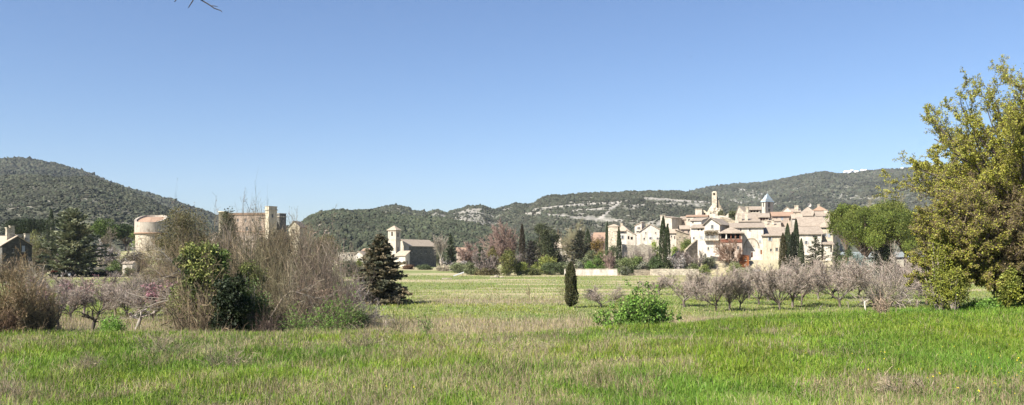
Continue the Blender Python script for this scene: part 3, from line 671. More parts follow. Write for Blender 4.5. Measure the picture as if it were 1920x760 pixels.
# ------------------------------------------------------------------ hills and their scrub
def ico(sub=1):
    p = (1 + 5 ** .5) / 2
    V = unit(np.array([(-1, p, 0), (1, p, 0), (-1, -p, 0), (1, -p, 0), (0, -1, p), (0, 1, p), (0, -1, -p), (0, 1, -p), (p, 0, -1), (p, 0, 1), (-p, 0, -1), (-p, 0, 1)], float))
    T = [(0, 11, 5), (0, 5, 1), (0, 1, 7), (0, 7, 10), (0, 10, 11), (1, 5, 9), (5, 11, 4), (11, 10, 2), (10, 7, 6), (7, 1, 8), (3, 9, 4), (3, 4, 2), (3, 2, 6), (3, 6, 8), (3, 8, 9), (4, 9, 5), (2, 4, 11), (6, 2, 10), (8, 6, 7), (9, 8, 1)]
    for _ in range(sub):
        V = list(map(tuple, V)); cache = {}; T2 = []
        def mid(a, b):
            k = (min(a, b), max(a, b))
            if k not in cache: V.append(tuple(unit((np.array(V[a]) + np.array(V[b]))[None])[0])); cache[k] = len(V) - 1
            return cache[k]
        for a, b, c in T:
            x, y, z = mid(a, b), mid(b, c), mid(c, a); T2 += [(a, x, z), (b, y, x), (c, z, y), (x, y, z)]
        T = T2; V = np.array(V)
    return np.array(V), np.array(T)
def blob_mesh(name, rng, Pos, size, col, sub, squash=.8):
    IV, IT = ico(sub); nv = len(IV); n = len(Pos); tm = np.stack([IV * (1 + .24 * rng.normal(size=(nv, 1))) + .10 * rng.normal(size=IV.shape) for _ in range(10)])
    k = rng.integers(0, 10, n); a = rng.uniform(0, 6.28, n); T = tm[k]
    x = T[..., 0] * np.cos(a)[:, None] - T[..., 1] * np.sin(a)[:, None]; y = T[..., 0] * np.sin(a)[:, None] + T[..., 1] * np.cos(a)[:, None]
    sz = size[:, None] * rng.uniform(.8, 1.2, (n, 1))
    V = np.stack([x * sz, y * sz, T[..., 2] * sz * squash * rng.uniform(.8, 1.5, (n, 1))], -1) + Pos[:, None]
    Ft = (IT[None] + (np.arange(n) * nv)[:, None, None]).reshape(-1, 3)
    return raw_mesh(name, V.reshape(-1, 3), None, Ft, np.repeat(col, nv, 0), BLOB, False)
def dist_line(px, py, line):
    d = np.full(np.shape(px), 1e9)
    for (x0, y0), (x1, y1) in zip(line, line[1:]):
        dx, dy = x1 - x0, y1 - y0; t = np.clip(((px - x0) * dx + (py - y0) * dy) / (dx * dx + dy * dy), 0, 1)
        d = np.minimum(d, np.hypot(px - x0 - t * dx, (py - y0 - t * dy) * 1.6))
    return d
hill_mat = mottled('limestone_scrub', (.2, .2, .2), (.2, .2, .2))
t = hill_mat.node_tree; pb = [n for n in t.nodes if n.type == 'BSDF_PRINCIPLED'][0]
a = node(t, 'ShaderNodeAttribute', attribute_name='Col'); tc = node(t, 'ShaderNodeTexCoord'); n1 = node(t, 'ShaderNodeTexNoise', Scale=.12, Detail=9.0, Roughness=.72)
mr = node(t, 'ShaderNodeMapRange'); mr.inputs['From Min'].default_value = .3; mr.inputs['From Max'].default_value = .7; mr.inputs['To Min'].default_value = .45; mr.inputs['To Max'].default_value = 1.5
mm = node(t, 'ShaderNodeMixRGB', blend_type='MULTIPLY'); mm.inputs[0].default_value = 1
t.links.new(tc.outputs['Object'], n1.inputs['Vector']); t.links.new(n1.outputs['Fac'], mr.inputs['Value']); t.links.new(a.outputs['Color'], mm.inputs[1]); t.links.new(mr.outputs[0], mm.inputs[2]); t.links.new(mm.outputs[0], pb.inputs['Base Color'])
bp = node(t, 'ShaderNodeBump', Strength=1, Distance=4.0); t.links.new(n1.outputs['Fac'], bp.inputs['Height']); t.links.new(bp.outputs[0], pb.inputs['Normal'])
def hill(name, label, flabel, crest, dc, df, seed, rock, lines=(), spots=(), pal=((.05, .062, .03),), nblob=8000, bs=3.2, sub=1, amp=.05, pw=1.0, rockcol=(.42, .385, .33), soil=(.115, .12, .078), thr=.0, rough=1.2, foot=-2.0, spikes=.06):
    cr = np.array(crest, float); rng = np.random.default_rng(seed)
    step = 2.0; cx = np.arange(cr[0, 0], cr[-1, 0] + .1, step)
    cy = np.interp(cx, cr[:, 0], cr[:, 1]) + rough * (fbm(cx * .09, cx * 0, seed, 3) - .5) * 2
    dcx = dc * (1 + .10 * (fbm(cx * .008, cx * 0 + 3, seed + 1, 2) - .5)); zc = zz(cy, dcx)
    T = np.concatenate([np.linspace(0, 1, 70), np.linspace(1.03, 1.6, 14)])
    def surf(c, t):
        c = np.asarray(c, float); t = np.asarray(t, float)
        d_c = np.interp(c, cx, dcx); z_c = np.interp(c, cx, zc); d = df + (d_c - df) * t; x = (c - CX) / F * d
        u = np.minimum(t, 1)
        z = foot + (z_c - foot) * u ** pw * np.where(t > 1, 1 - .55 * (t - 1) ** 1.3 - .06 * (t - 1), 1)
        r = 1 - np.abs(2 * fbm(x / (dc * .09), d / (dc * .09), seed + 2, 4) - 1)
        z = z + amp * (z_c - foot) * (r - .6) * 2 * np.minimum(1, 4 * u) * np.clip((1 - u) * 3.5, 0, 1)
        return x, d, z
    C, TT = np.meshgrid(cx, T, indexing='ij'); x, d, z = surf(C, TT)
    def rockness(c, x, d, z):
        py = HZ - (z - EYE) / d * F
        n = fbm(x / (dc * .022), d / (dc * .022) + z / (dc * .012), seed + 9, 4); n2 = fbm(x / (dc * .1), d / (dc * .1), seed + 11, 3)
        m = .62 * sst(.56, .70, .55 * n + .45 * fbm(x / (dc * .007), d / (dc * .010) + z / (dc * .006), seed + 10, 3) + rock + .25 * (n2 - .5))
        for ln, wdt in lines: m = np.maximum(m, sst(wdt * 1.5, wdt * .4, dist_line(c, py, ln) + wdt * .7 * (fbm(c * .22, py * .4, seed + 13, 2) - .5)))
        for sx_, sy_, rx, ry in spots: m = np.maximum(m, .72 * sst(1.2, .45, np.hypot((c - sx_) / rx, (py - sy_) / ry) + 2.4 * (fbm(c * .33, py * .6, seed + 14, 4) - .44)))
        return m
    rk = rockness(C, x, d, z)[..., None]; rn = (.7 + .6 * fbm(x / (dc * .012), z / (dc * .012), seed + 5, 3))[..., None]
    col = np.array(soil) * (1 - rk) + np.array(rockcol) * rn * rk
    nr, nc = C.shape; i, j = np.meshgrid(np.arange(nr - 1), np.arange(nc - 1), indexing='ij'); b = i * nc + j
    Fq = np.stack([b, b + nc, b + nc + 1, b + 1], -1).reshape(-1, 4)
    tag(obj(name, raw_mesh(name, np.stack([x, d, z], -1).reshape(-1, 3), Fq, None, col.reshape(-1, 3), hill_mat, True)), label, 'hill', kind='structure')
    nblob = int(nblob * 1.75); bs = bs * .72; m = int(nblob * 2.6); c = rng.uniform(max(cx[0], -90), min(cx[-1], 2010), m); far_ = rng.random(m) < .12; c = np.where(far_, rng.uniform(cx[0], cx[-1], m), c); tt = np.sqrt(rng.uniform(.0, 1.12 ** 2, m)); x, d, z = surf(c, tt)
    keep = (rng.random(m) > np.maximum(np.maximum(rockness(c, x, d, z), rockness(c, x, d, z + bs * 1.2)), .8 * rockness(c, x, d, z + bs * 2.4)))  & (rng.random(m) < .25 + 1.1 * sst(.30, .62, fbm(x / (dc * .03), d / (dc * .03), seed + 21, 4))) & (z > -1)
    x, d, z, tt = x[keep][:nblob], d[keep][:nblob], z[keep][:nblob], tt[keep][:nblob]; n = len(x)
    sz = bs * .62 * np.exp(rng.normal(0, .33, n)) * (.65 + .7 * fbm(x / (dc * .02), d / (dc * .02), seed + 31, 2)); big = rng.random(n) < spikes; sz = np.minimum(np.where(big, sz * 1.35, sz), bs * 1.35)
    cc = pick(rng, n, (np.asarray(pal) * 1.25 + np.array([.105, .108, .078])) / 2 * .80, .22) * (.50 + 1.0 * fbm(x / (dc * .05), d / (dc * .05), seed + 41, 3))[:, None]
    tag(obj('hillside_scrub', blob_mesh('hillside_scrub', rng, np.stack([x, d, z + sz * .35], -1), sz, cc, sub)), flabel, 'scrub', kind='stuff')
OAK = ((.050, .064, .030), (.062, .074, .036), (.074, .080, .044), (.042, .054, .028), (.085, .090, .055))
hill('left_far_hill', 'smooth high wooded hill rising beyond the left edge', 'dark green woodland covering the smooth high hill on the left', [(-420, 334), (-200, 304), (0, 300), (40, 299), (80, 303), (120, 313), (170, 328), (200, 342), (240, 356), (280, 365), (320, 376), (350, 389), (380, 398), (420, 412), (470, 430)], 2000, 1250, 101, -.10, pal=OAK, nblob=26000, bs=5.2, sub=0, amp=.05, foot=20)
hill('left_near_hill', 'scrubby hill with pale scars above the left house', 'olive scrub and holm oaks on the scarred hill above the left house', [(-420, 350), (-150, 336), (0, 331), (60, 330), (110, 333), (170, 334), (225, 350), (262, 367), (290, 378), (308, 390), (330, 402), (370, 416), (430, 440)], 1050, 480, 102, .03, spots=((156, 363, 8, 6), (86, 373, 4, 6), (22, 352, 5, 3), (292, 372, 12, 6), (300, 382, 8, 6), (225, 365, 6, 3), (190, 402, 4, 3), (180, 385, 8, 3), (20, 390, 9, 5)), pal=OAK, nblob=34000, bs=2.5, sub=0, amp=.06)
hill('rocky_far_hill', 'jagged limestone crests behind the wooded middle hill', 'sparse pines and scrub on the jagged limestone crests', [(260, 446), (420, 440), (520, 430), (560, 420), (640, 405), (690, 398), (712, 391), (730, 386), (748, 385), (762, 390), (772, 394), (790, 397), (802, 399), (812, 395), (822, 393), (830, 399), (838, 401), (848, 396), (862, 391), (880, 386), (900, 386), (915, 390), (928, 393), (940, 388), (960, 384), (985, 383), (1010, 380), (1060, 385), (1120, 396), (1180, 412)], 1500, 900, 103, .055, spots=((745, 392, 10, 4), (765, 398, 14, 5), (817, 398, 8, 5), (830, 405, 9, 6), (885, 397, 30, 9), (870, 410, 40, 8), (950, 392, 10, 4), (905, 420, 30, 8)), pal=OAK, nblob=24000, bs=2.6, sub=0, amp=.12, rough=2.6, rockcol=(.42, .39, .35))
hill('wooded_hill', 'dark wooded hill with a pink cliff at its left end', 'dense dark evergreen oaks over the rounded middle hill', [(560, 425), (580, 409), (600, 400), (625, 396), (660, 396), (700, 397), (730, 401), (770, 406), (810, 410), (850, 415), (900, 424), (950, 433), (1000, 441), (1050, 449), (1120, 460), (1180, 470)], 850, 430, 104, -.12, spots=((597, 424, 10, 15), (612, 436, 10, 12), (622, 420, 5, 8)), pal=((.052, .074, .030), (.062, .084, .036), (.040, .058, .024), (.072, .088, .042)), nblob=26000, bs=2.1, sub=0, amp=.04, rockcol=(.42, .345, .30))
hill('terraced_hill', 'broad grey-green hill crossed by pale terrace tracks behind the village', 'grey-green scrub between the pale terrace tracks', [(930, 440), (975, 406), (1000, 385), (1012, 376), (1025, 370), (1060, 366), (1100, 364), (1180, 361), (1240, 359), (1285, 361), (1310, 365), (1340, 372), (1400, 386), (1480, 402), (1560, 420)], 1350, 620, 105, .06,
     lines=(([(985, 400), (1010, 400), (1040, 404), (1080, 408), (1110, 409), (1150, 411)], 3.2), ([(1000, 393), (1030, 389), (1060, 386), (1100, 383), (1160, 380)], 2.8), ([(1118, 413), (1135, 402), (1150, 388), (1165, 378)], 2.9), ([(1100, 410), (1125, 412), (1170, 414), (1210, 417), (1250, 421)], 2.9), ([(1210, 372), (1245, 374), (1290, 377), (1330, 380)], 3.2), ([(1070, 395), (1120, 392), (1170, 387), (1210, 384)], 2.6), ([(1230, 382), (1270, 384), (1310, 383)], 2.2)), spots=((1100, 402, 22, 5), (1045, 395, 14, 4), (1180, 390, 16, 4), (1260, 378, 14, 4), (955, 432, 9, 5), (1000, 418, 12, 4)), pal=((.058, .066, .038), (.070, .076, .046), (.048, .056, .034), (.088, .090, .062)), nblob=34000, bs=2.6, sub=0, amp=.05, rockcol=(.44, .41, .36))
hill('far_ridge', 'long blue-green ridge closing the view behind the village', 'hazy grey-green scrub over the long far ridge', [(1180, 400), (1250, 372), (1290, 362), (1320, 353), (1360, 348), (1400, 346), (1440, 342), (1470, 336), (1500, 330), (1530, 325), (1550, 324), (1570, 327), (1600, 326), (1625, 322), (1650, 319), (1700, 317), (1760, 315), (1850, 312), (1950, 314), (2100, 322), (2350, 340)], 2400, 1150, 106, .045, lines=(([(1385, 355), (1410, 358), (1425, 362), (1435, 368)], 2.6), ([(1400, 365), (1420, 372), (1440, 377)], 2.6), ([(1340, 372), (1360, 376), (1390, 380)], 2.3)), spots=((1420, 366, 12, 4), (1455, 381, 12, 3), (1590, 352, 8, 3), (1530, 360, 5, 3)), pal=((.062, .070, .044), (.074, .080, .052), (.052, .060, .038), (.088, .092, .066)), nblob=40000, bs=4.6, sub=0, amp=.06, rockcol=(.40, .38, .34), foot=10)

# ------------------------------------------------------------------ clouds far beyond the ridge
rng = np.random.default_rng(5); g = Geo()
for (px, py, r) in [(1590, 324, 7), (1600, 320, 6), (1608, 323, 8), (1620, 319, 6), (1625, 323, 7), (1640, 321, 5), (1655, 319, 4), (1668, 318, 3), (1690, 315, 4), (1700, 316, 5), (1715, 313, 6), (1735, 311, 7), (1580, 327, 5), (1570, 328, 4), (1760, 308, 8), (1800, 309, 9), (1840, 308, 8), (1880, 306, 9), (1930, 310, 10)]:
    d = 14000 + rng.uniform(-500, 500)
    for q in range(7):
        g.ball((at(px, d) + rng.normal(0, r * .8) * d / F, d + rng.normal(0, 60), zz(py + 2, d) + rng.normal(0, r * .22) * d / F), (r * rng.uniform(.3, .7) * d / F, r * d / F * .5, r * rng.uniform(.2, .4) * d / F), 12, 8)
cm, t, out = nt('cloud_white'); df = node(t, 'ShaderNodeBsdfDiffuse'); df.inputs[0].default_value = (.92, .92, .93, 1); t.links.new(df.outputs[0], out.inputs[0])
tag(obj('cloud_bank', g.mesh('cloud_bank', cm, True)), 'low white cloud bank peeping over the far ridge', 'cloud', kind='stuff')
if HAZE:
    hm, t, out = nt('haze_air'); pv = node(t, 'ShaderNodeVolumePrincipled'); pv.inputs['Density'].default_value = HAZE; pv.inputs['Color'].default_value = (.80, .88, 1, 1); pv.inputs['Anisotropy'].default_value = .0
    t.links.new(pv.outputs[0], out.inputs['Volume'])
    g = Geo().box(-4200, 4200, -60, 4800, -8, 420); o = tag(obj('haze', g.mesh('haze', hm)), 'thin blue haze over the valley and the far hills', 'haze', kind='stuff')
# ------------------------------------------------------------------ the village on its mound, front to back
VG = 'village houses'
hs = lambda *a, **k: house('village_house', *a, **k)
# the left end
hs('tall cream stone house with hipped roof at the left end of the village', 'house', 1140.5, 1158, 236, 425, yaw=22, R=1162, roof='hip', rise=.5, wall='pale_stone', rmat='pale_tile', over=.15, wins=[(1146, 449, 1.6, 3, 'w')])
hs('narrow white house with dark windows under a wide tiled eave', 'house', 1158, 1176, 233, 431, yaw=12, D=8, roof='hip', rise=1.1, wall='white', rmat='pale_tile', over=.55, wins=[(1167.5, 434.3, 5, 4.5, 'w'), (1167.5, 445, 2.6, 6.5, 's')], chim=[(.3, .5, 1.3, .6)])
hs('little lean-to with two dark openings between the white houses', 'house', 1175, 1192, 232, 441, yaw=10, D=5, roof='rshed', rise=1.3, wall='cream', rmat='pale_tile', wins=[(1184.5, 447, 4, 5, 'o'), (1178.5, 446, 3, 6, 'o')], over=.2)
hs('white house behind with stepped roof edges and two grey windows', 'house', 1190, 1203, 246, 424, yaw=14, D=9, roof='lshed', rise=1.0, wall='white', rmat='pale_tile', over=.15, wins=[(1198, 428, 6, 3, 'w'), (1196.5, 435, 6.5, 3.2, 'w'), (1191.8, 440, 2, 3, 'w')])
hs('broad white gabled house with two small high windows', 'house', 1200, 1242, 243, 434, yaw=9, D=12, roof='gable', ridge=.45, rise=2.0, wall='white', rmat='pale_tile', over=.25, wins=[(1211, 437, 2.4, 2.6, 'w'), (1229.5, 437, 2.4, 2.6, 'w'), (1233.5, 447.5, 2.5, 3.6, 's'), (1220, 447, 3, 4, 's'), (1208, 448, 3, 4, 'w')], chim=[(.3, .6, 1.1, .6)])
hs('square tower house with a shaded right side behind the tall cypress pair', 'house', 1246, 1260, 262, 409, yaw=36, R=1278, roof='rshed', rise=.5, wall='cream', rmat='tile', over=.25, winr=[(1272, 427, 2, 5.5, 'w')], wins=[(1253, 421, 2, 3, 'w')])
hs('slim cream pilaster house rising left of the square tower house', 'house', 1238, 1246.5, 264, 404.5, yaw=18, D=5, roof='flat', wall='cream', rmat='pale_stone')
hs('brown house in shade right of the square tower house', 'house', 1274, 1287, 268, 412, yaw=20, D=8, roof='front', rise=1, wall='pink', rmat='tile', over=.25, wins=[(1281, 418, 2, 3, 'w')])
hs('low cream cottage with flat tiled roof below the tower house', 'house', 1252, 1268, 236, 437, yaw=14, D=6, roof='front', rise=1.0, wall='cream', rmat='pale_tile', wins=[(1259, 444, 2.6, 4, 'w'), (1265, 446, 2, 6, 'd')])
hs('brown stone cottage with sloping roof beside the stepped garden wall', 'house', 1268, 1291, 235, 440, yaw=10, D=7, roof='rshed', rise=1.2, wall='stone', rmat='tile', over=.3, wins=[(1275, 446, 2.2, 3, 'w'), (1284, 447, 2.2, 3, 'w')])
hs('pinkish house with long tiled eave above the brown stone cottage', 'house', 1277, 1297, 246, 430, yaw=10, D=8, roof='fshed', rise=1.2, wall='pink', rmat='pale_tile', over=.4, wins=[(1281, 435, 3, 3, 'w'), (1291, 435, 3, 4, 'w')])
hs('tall cream house with a pink shaded side and a dark attic window', 'house', 1294.5, 1315, 238, 414, yaw=32, R=1327, roof='fshed', rise=.9, wall='white', rmat='tile', over=.35, wins=[(1299, 417, 3, 3.4, 'w'), (1301, 426, 2.4, 4, 's'), (1302, 438.5, 10, 3.2, 'w'), (1309, 430, 2.4, 3.6, 'w')])
hs('pink house with reddish roof behind the tall cream house', 'house', 1287, 1326, 262, 406.5, yaw=16, D=8, roof='front', rise=.6, wall='cream', rmat='red_tile', over=.3, wins=[(1292, 413, 3, 4, 'w'), (1303, 410, 2, 2, 'w')])
# white gabled house with its left wing
hs('white gabled house with a blue-grey shuttered window and vine-covered balcony', 'house', 1321, 1349.5, 216, 420, yaw=27, R=1370, roof='gable', ridge=.42, rise=1.5, wall='white', rmat='tile', over=.5, wins=[(1335.5, 425.5, 2.8, 6.5, 's'), (1336.5, 442, 4.5, 9, 's'), (1326, 443, 3.2, 6, 's'), (1328.2, 466.5, 3.2, 5, 'w'), (1343, 464, 2, 5, 'w')], winr=[(1362, 428, 2, 4, 'w')])
vh = bpy.context.scene.objects[-1]
hs('whitewashed wing with a low dark-eaved attic left of the gabled house', 'house', 1296, 1322.5, 219, 427.5, yaw=27, D=8, roof='front', rise=.9, wall='white', rmat='tile', over=.45, wins=[(1309.5, 430.6, 3.6, 3.6, 'o'), (1315.5, 430.8, 4, 4, 'o'), (1315.5, 446.5, 5, 6.5, 'p'), (1301, 447, 3, 4, 'w'), (1305, 464, 2.5, 4, 'w')])
hs('red timbered house with white column in its open gallery', 'house', 1350.5, 1391.5, 212.5, 436, yaw=13, D=7, roof='hip', rise=1.3, wall='pink', rmat='tile', over=.6, depth0=1.6, wins=[(1356, 442.5, 8, 11, 'o'), (1366.5, 442.5, 7, 11, 'o'), (1374.5, 442.5, 7, 11, 'o'), (1383, 442.5, 7.5, 11, 'o'), (1358, 462, 4, 6, 'w'), (1384, 465, 4, 6, 'w')])
hs('tall whitewashed house with a great blind arch on its front', 'house', 1371, 1431.5, 214.5, 427, yaw=14, D=9, roof='fshed', rise=1.4, wall='white', rmat='tile', over=.45, wins=[(1389, 431, 2.8, 5.5, 'w'), (1406, 431, 2.8, 5, 'w'), (1425, 453, 4, 4.2, 'p'), (1413, 460, 1.6, 2.6, 'w'), (1400, 461.5, 1.4, 1.6, 'w'), (1410, 478, 3.4, 9.5, 'd'), (1427.5, 473, 3.2, 8, 'r')])
ah = bpy.context.scene.objects[-1]
# upper roofs
hs('house with an open dark attic loggia below the ridge of the village', 'house', 1399, 1425, 262, 393.5, yaw=17, D=8, roof='front', rise=1.1, wall='cream', rmat='tile', over=.4, depth0=1.5, wins=[(1409, 396.3, 4.5, 4.2, 'o'), (1414.5, 396.3, 4.5, 4.2, 'o'), (1420, 396.3, 4.5, 4.2, 'o')])
hs('cream house left of the open attic with a steep lit gable', 'house', 1379, 1399.5, 256, 403, yaw=30, D=12, roof='gable', ridge=.3, rise=2.6, wall='cream', rmat='pale_tile', over=.2, wins=[(1384, 409, 2.2, 4, 'w'), (1392, 409, 2.2, 3, 'w')], chim=[(.8, .3, 1.4, .8)])
hs('stone house with a very long tiled roof and pink chimney stack', 'house', 1386, 1424, 238, 416, yaw=14, D=13, roof='fshed', rise=2.9, wall='stone', rmat='tile', over=.3, chim=[(.36, .12, 2.4, .9), (.06, .1, 2.0, .8)])
hs('small house with a red shuttered gallery under the bell tower', 'house', 1423, 1441, 240, 407.5, yaw=14, D=9, roof='front', rise=1.2, wall='cream', rmat='tile', over=.4, depth0=.9, wins=[(1427.5, 411, 5, 5.5, 'o'), (1433, 411, 5, 5.5, 'o'), (1438, 411, 3.6, 5.5, 'o')])
gh = bpy.context.scene.objects[-1]
hs('low white house with two dark eaves above the beige house', 'house', 1429, 1462, 230, 428, yaw=14, D=9, roof='front', rise=1.4, wall='white', rmat='pale_tile', over=.45, wins=[(1433, 431, 6, 2.6, 'w'), (1447, 431, 3, 2.4, 'w')], chim=[(.25, .3, 1.4, .7), (.62, .25, 1.5, .8)])
hs('cream house terrace stepped above the low white house', 'house', 1436, 1464, 238, 415, yaw=14, D=6, roof='fshed', rise=.8, wall='white', rmat='pale_tile', over=.3, wins=[(1445, 421, 3, 3, 'w'), (1457, 420, 3, 4, 'w')])
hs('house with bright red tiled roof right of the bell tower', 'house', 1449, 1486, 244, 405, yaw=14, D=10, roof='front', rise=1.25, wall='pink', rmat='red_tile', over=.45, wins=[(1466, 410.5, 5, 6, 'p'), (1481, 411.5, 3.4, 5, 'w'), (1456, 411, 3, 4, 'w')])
hs('white gabled house with one window behind the red roofed house', 'house', 1466, 1485.5, 264, 397, yaw=18, D=11, roof='gable', rise=1.4, wall='white', rmat='pale_tile', over=.2, wins=[(1480.5, 400, 2, 3, 'w'), (1473, 400, 1.8, 2.6, 'w')])
hs('yellow walled house with a square white chimney stack', 'house', 1485, 1501, 260, 398, yaw=14, D=8, roof='front', rise=1.1, wall='beige', rmat='tile', over=.25, chim=[(.55, .2, 1.6, 1.1)], wins=[(1492, 402, 2, 3, 'w')])
hs('hip roofed house carrying a white satellite dish', 'house', 1499, 1534, 250, 403, yaw=14, D=13, roof='hip', rise=2.3, wall='cream', rmat='tile', over=.45, wins=[(1504, 407, 5, 4.5, 'w'), (1516, 408, 4, 4, 'w'), (1526, 408, 4, 4, 'w')])
dh = bpy.context.scene.objects[-1]
hs('brown timber gallery house at the top right of the village', 'house', 1526.5, 1549, 256, 394, yaw=14, D=9, roof='hip', rise=1.1, wall='brown', rmat='red_tile', over=.4, depth0=1.2, wins=[(1533, 397.6, 8, 5.5, 'o'), (1543, 397.6, 7, 5.5, 'o')], chim=[(.5, .5, 1.3, .7)])
hs('low tiled house with a white chimney below the brown gallery', 'house', 1531, 1556, 240, 405, yaw=14, D=7, roof='front', rise=1.3, wall='cream', rmat='tile', over=.3, wins=[(1543, 408, 3.4, 3, 'w'), (1536, 409, 4, 3, 'w')], chim=[(.75, .3, .9, 1.0)])
hs('cream house stepped between the cypress tops and the dish house', 'house', 1486, 1504, 236, 410, yaw=14, D=8, roof='front', rise=1.2, wall='cream', rmat='pale_tile', over=.3, wins=[(1492, 417, 3, 4, 'w'), (1500, 416, 3, 4, 's')])
hs('long house with a broad brown tiled roof over a dark eave', 'house', 1498, 1543.5, 223, 423.5, yaw=14, D=10, roof='front', rise=2.4, wall='cream', rmat='tile', over=.5, wins=[(1504, 429, 3, 3, 'w')])
hs('white front house under a low tiled slope behind the cypresses', 'house', 1468, 1540, 213.5, 439, yaw=14, D=7, roof='fshed', rise=1.9, wall='white', rmat='tile', over=.45, wins=[(1526, 443.5, 4.5, 4, 'w'), (1478, 450, 3, 5, 's'), (1512, 455, 3, 6, 's')])
hs('tall cream house at the right end with a grey shuttered window', 'house', 1541, 1562, 218, 421, yaw=36, R=1573, roof='hip', rise=2.2, wall='beige', rmat='tile', over=.5, wins=[(1554, 425, 3.5, 4, 'w'), (1555, 442, 5.5, 7.5, 'p'), (1547, 441, 3.5, 6, 's')])
hs('pale annex stepping down beside the pines', 'house', 1561, 1575, 221, 440, yaw=14, D=6, roof='rshed', rise=1.9, wall='white', rmat='tile', over=.2, wins=[(1568, 448, 2.5, 4, 'w')])
hs('little porch with pale panel and dark frame below the tall cream house', 'house', 1546, 1560.5, 211.5, 458.5, yaw=14, D=4, roof='fshed', rise=.7, wall='white', rmat='tile', over=.45, wins=[(1558.5, 467, 3, 12, 'o')])
hs('beige house with small dark windows beside the arched house', 'house', 1430.5, 1470.5, 213, 442, yaw=14, D=8, roof='fshed', rise=2.2, wall='beige', rmat='tile', over=.45, wins=[(1444, 448.5, 3.6, 7, 's'), (1445.5, 469.5, 3.6, 4.6, 'w'), (1456.5, 468, 5, 6.6, 'w'), (1463, 450, 2.5, 5, 'w')])
# details that belong to single houses
def local(root, px, py, dist=None):
    """photo pixel on the front face of a house -> its own x and z"""
    d = root.location.y; th = -root.rotation_euler.z; q = (px - CX) / F; x = -(root.location.x - q * d) / (math.cos(th) + q * math.sin(th))
    return x, zz(py, d - x * math.sin(th)) - root.location.z
def find(s): return [o for o in scene.objects if o.get('label', '').startswith(s)][0]
vh = find('white gabled house with a blue'); g = Geo()
x0, z0 = local(vh, 1321.5, 450); x1, _ = local(vh, 1349, 450)
g.box(x0, x1, -1.1, -.01, z0 - .18, z0)
obj('balcony', g.mesh('balcony', M['pale_stone']), vh); g = Geo()
for x in np.linspace(x0 + .05, x1 - .05, 26): g.box(x - .015, x + .015, -1.08, -1.05, z0 + .002, z0 + .9)
g.box(x0, x1, -1.09, -1.04, z0 + .902, z0 + .95); obj('railing', g.mesh('railing', M['frame']), vh)
rng = np.random.default_rng(3); n = 900; xa, za = local(vh, 1322, 450); xb, zb = local(vh, 1347, 433); g = Geo()
P = np.stack([rng.uniform(xa, xb, n), rng.uniform(-.8, -.05, n), zb - np.abs(rng.normal(0, .28, n)) * (zb - za)], 1)
leaves(g, rng, P, .28, [(.26, .20, .12), (.20, .17, .08), (.33, .27, .18)], .3)
for x in np.linspace(xa, xb, 6):
    V, Fq = tubes(np.array([[[x, -.3, za], [x + .2, -.4, (za + zb) / 2], [x - .1, -.5, zb], [x + 1, -.6, zb + .2]]]), np.full((1, 4), .05), 4); g.add(V, Fq, None, (.22, .17, .12))
obj('vine', g.mesh('vine', LEAF), vh)
rh = find('red timbered'); g = Geo(); x0, z0 = local(rh, 1351, 455); x1, z1 = local(rh, 1391, 449.5)
for i, x in enumerate(np.linspace(x0, x1, 40)): g.box(x - .07, x + .07, -.16, -.10, z0, z1)
g.box(x0, x1, -.2, -.06, z1 + .003, z1 + .1); obj('railing', g.mesh('railing', M['redwood']), rh)
g = Geo(); xc, zc = local(rh, 1362, 448); g.lathe([(.22, zc), (.22, zc + .12), (.15, zc + .16), (.14, zc + 1.4), (.22, zc + 1.46), (.22, zc + 1.56)], 14, xc, -.3); obj('column', g.mesh('column', M['white'], True), rh)
for px in (1370.5, 1379, 1387.5):
    g = Geo(); xc, zc = local(rh, px, 448); g.box(xc - .12, xc + .12, -.09, -.012, zc, zc + 1.5); obj('post', g.mesh('post', M['redwood']), rh)
gh = find('small house with a red'); 
for px in (1427.5, 1433, 1438):
    g = Geo(); xc, zc = local(gh, px, 413.7)
    for k in range(4): g.box(xc - .34 + k * .17, xc - .19 + k * .17, .3, .36, zc, zc + .55)
    obj('shutter', g.mesh('shutter', M['redwood']), gh)
ah = find('tall whitewashed house'); g = Geo(); c0 = local(ah, 1409, 466); pr = []
for t in np.linspace(0, np.pi, 22):
    for rr in (1.0, .86):
        x, z = local(ah, 1409 + 15.5 * rr * math.cos(t), 466 - 20 * rr * math.sin(t)); pr.append((x, -.012 if rr == 1 else -.05, z))
V = np.array(pr); V2 = V + [0, .06, 0]
g.add(np.vstack([V, V2]), [(2 * i, 2 * i + 2, 2 * i + 3, 2 * i + 1) for i in range(21)] + [(2 * i + 1, 2 * i + 3, 45 + 2 * i + 2, 45 + 2 * i) for i in range(21)])
obj('arch', g.mesh('arch', M['stone']), ah); g = Geo()
inner = [V[2 * i + 1] * [1, 0, 1] + [0, -.008, 0] for i in range(22)]; g.add(np.vstack([inner, [[local(ah, 1409, 466)[0], -.008, local(ah, 1409, 466)[1]]]]), None, [(i, i + 1, 22) for i in range(21)])
obj('arch_infill', g.mesh('arch_infill', M['cream']), ah)
dh = find('hip roofed house carrying'); 
dd = thing('satellite_dish', 'white satellite dish on a hip roof at the top of the village', 'dish', (at(1516.3, 254), 254, zz(391, 254)), R_(20)); g = Geo()
g.lathe([(.02, 0), (.3, .04), (.52, .12), (.66, .22), (.64, .225), (.5, .135), (.28, .06), (.02, .02)], 18); V = np.concatenate(g.V); g.V = [np.column_stack([V[:, 0], -V[:, 2] - .2, V[:, 1] + .95])]; obj('bowl', g.mesh('bowl', M['white'], True), dd)
g = Geo(); g.box(-.04, .04, -.04, .04, -.6, .9); g.box(-.02, .02, -.6, -.1, .86, .9); obj('mast', g.mesh('mast', M['metal']), dd)

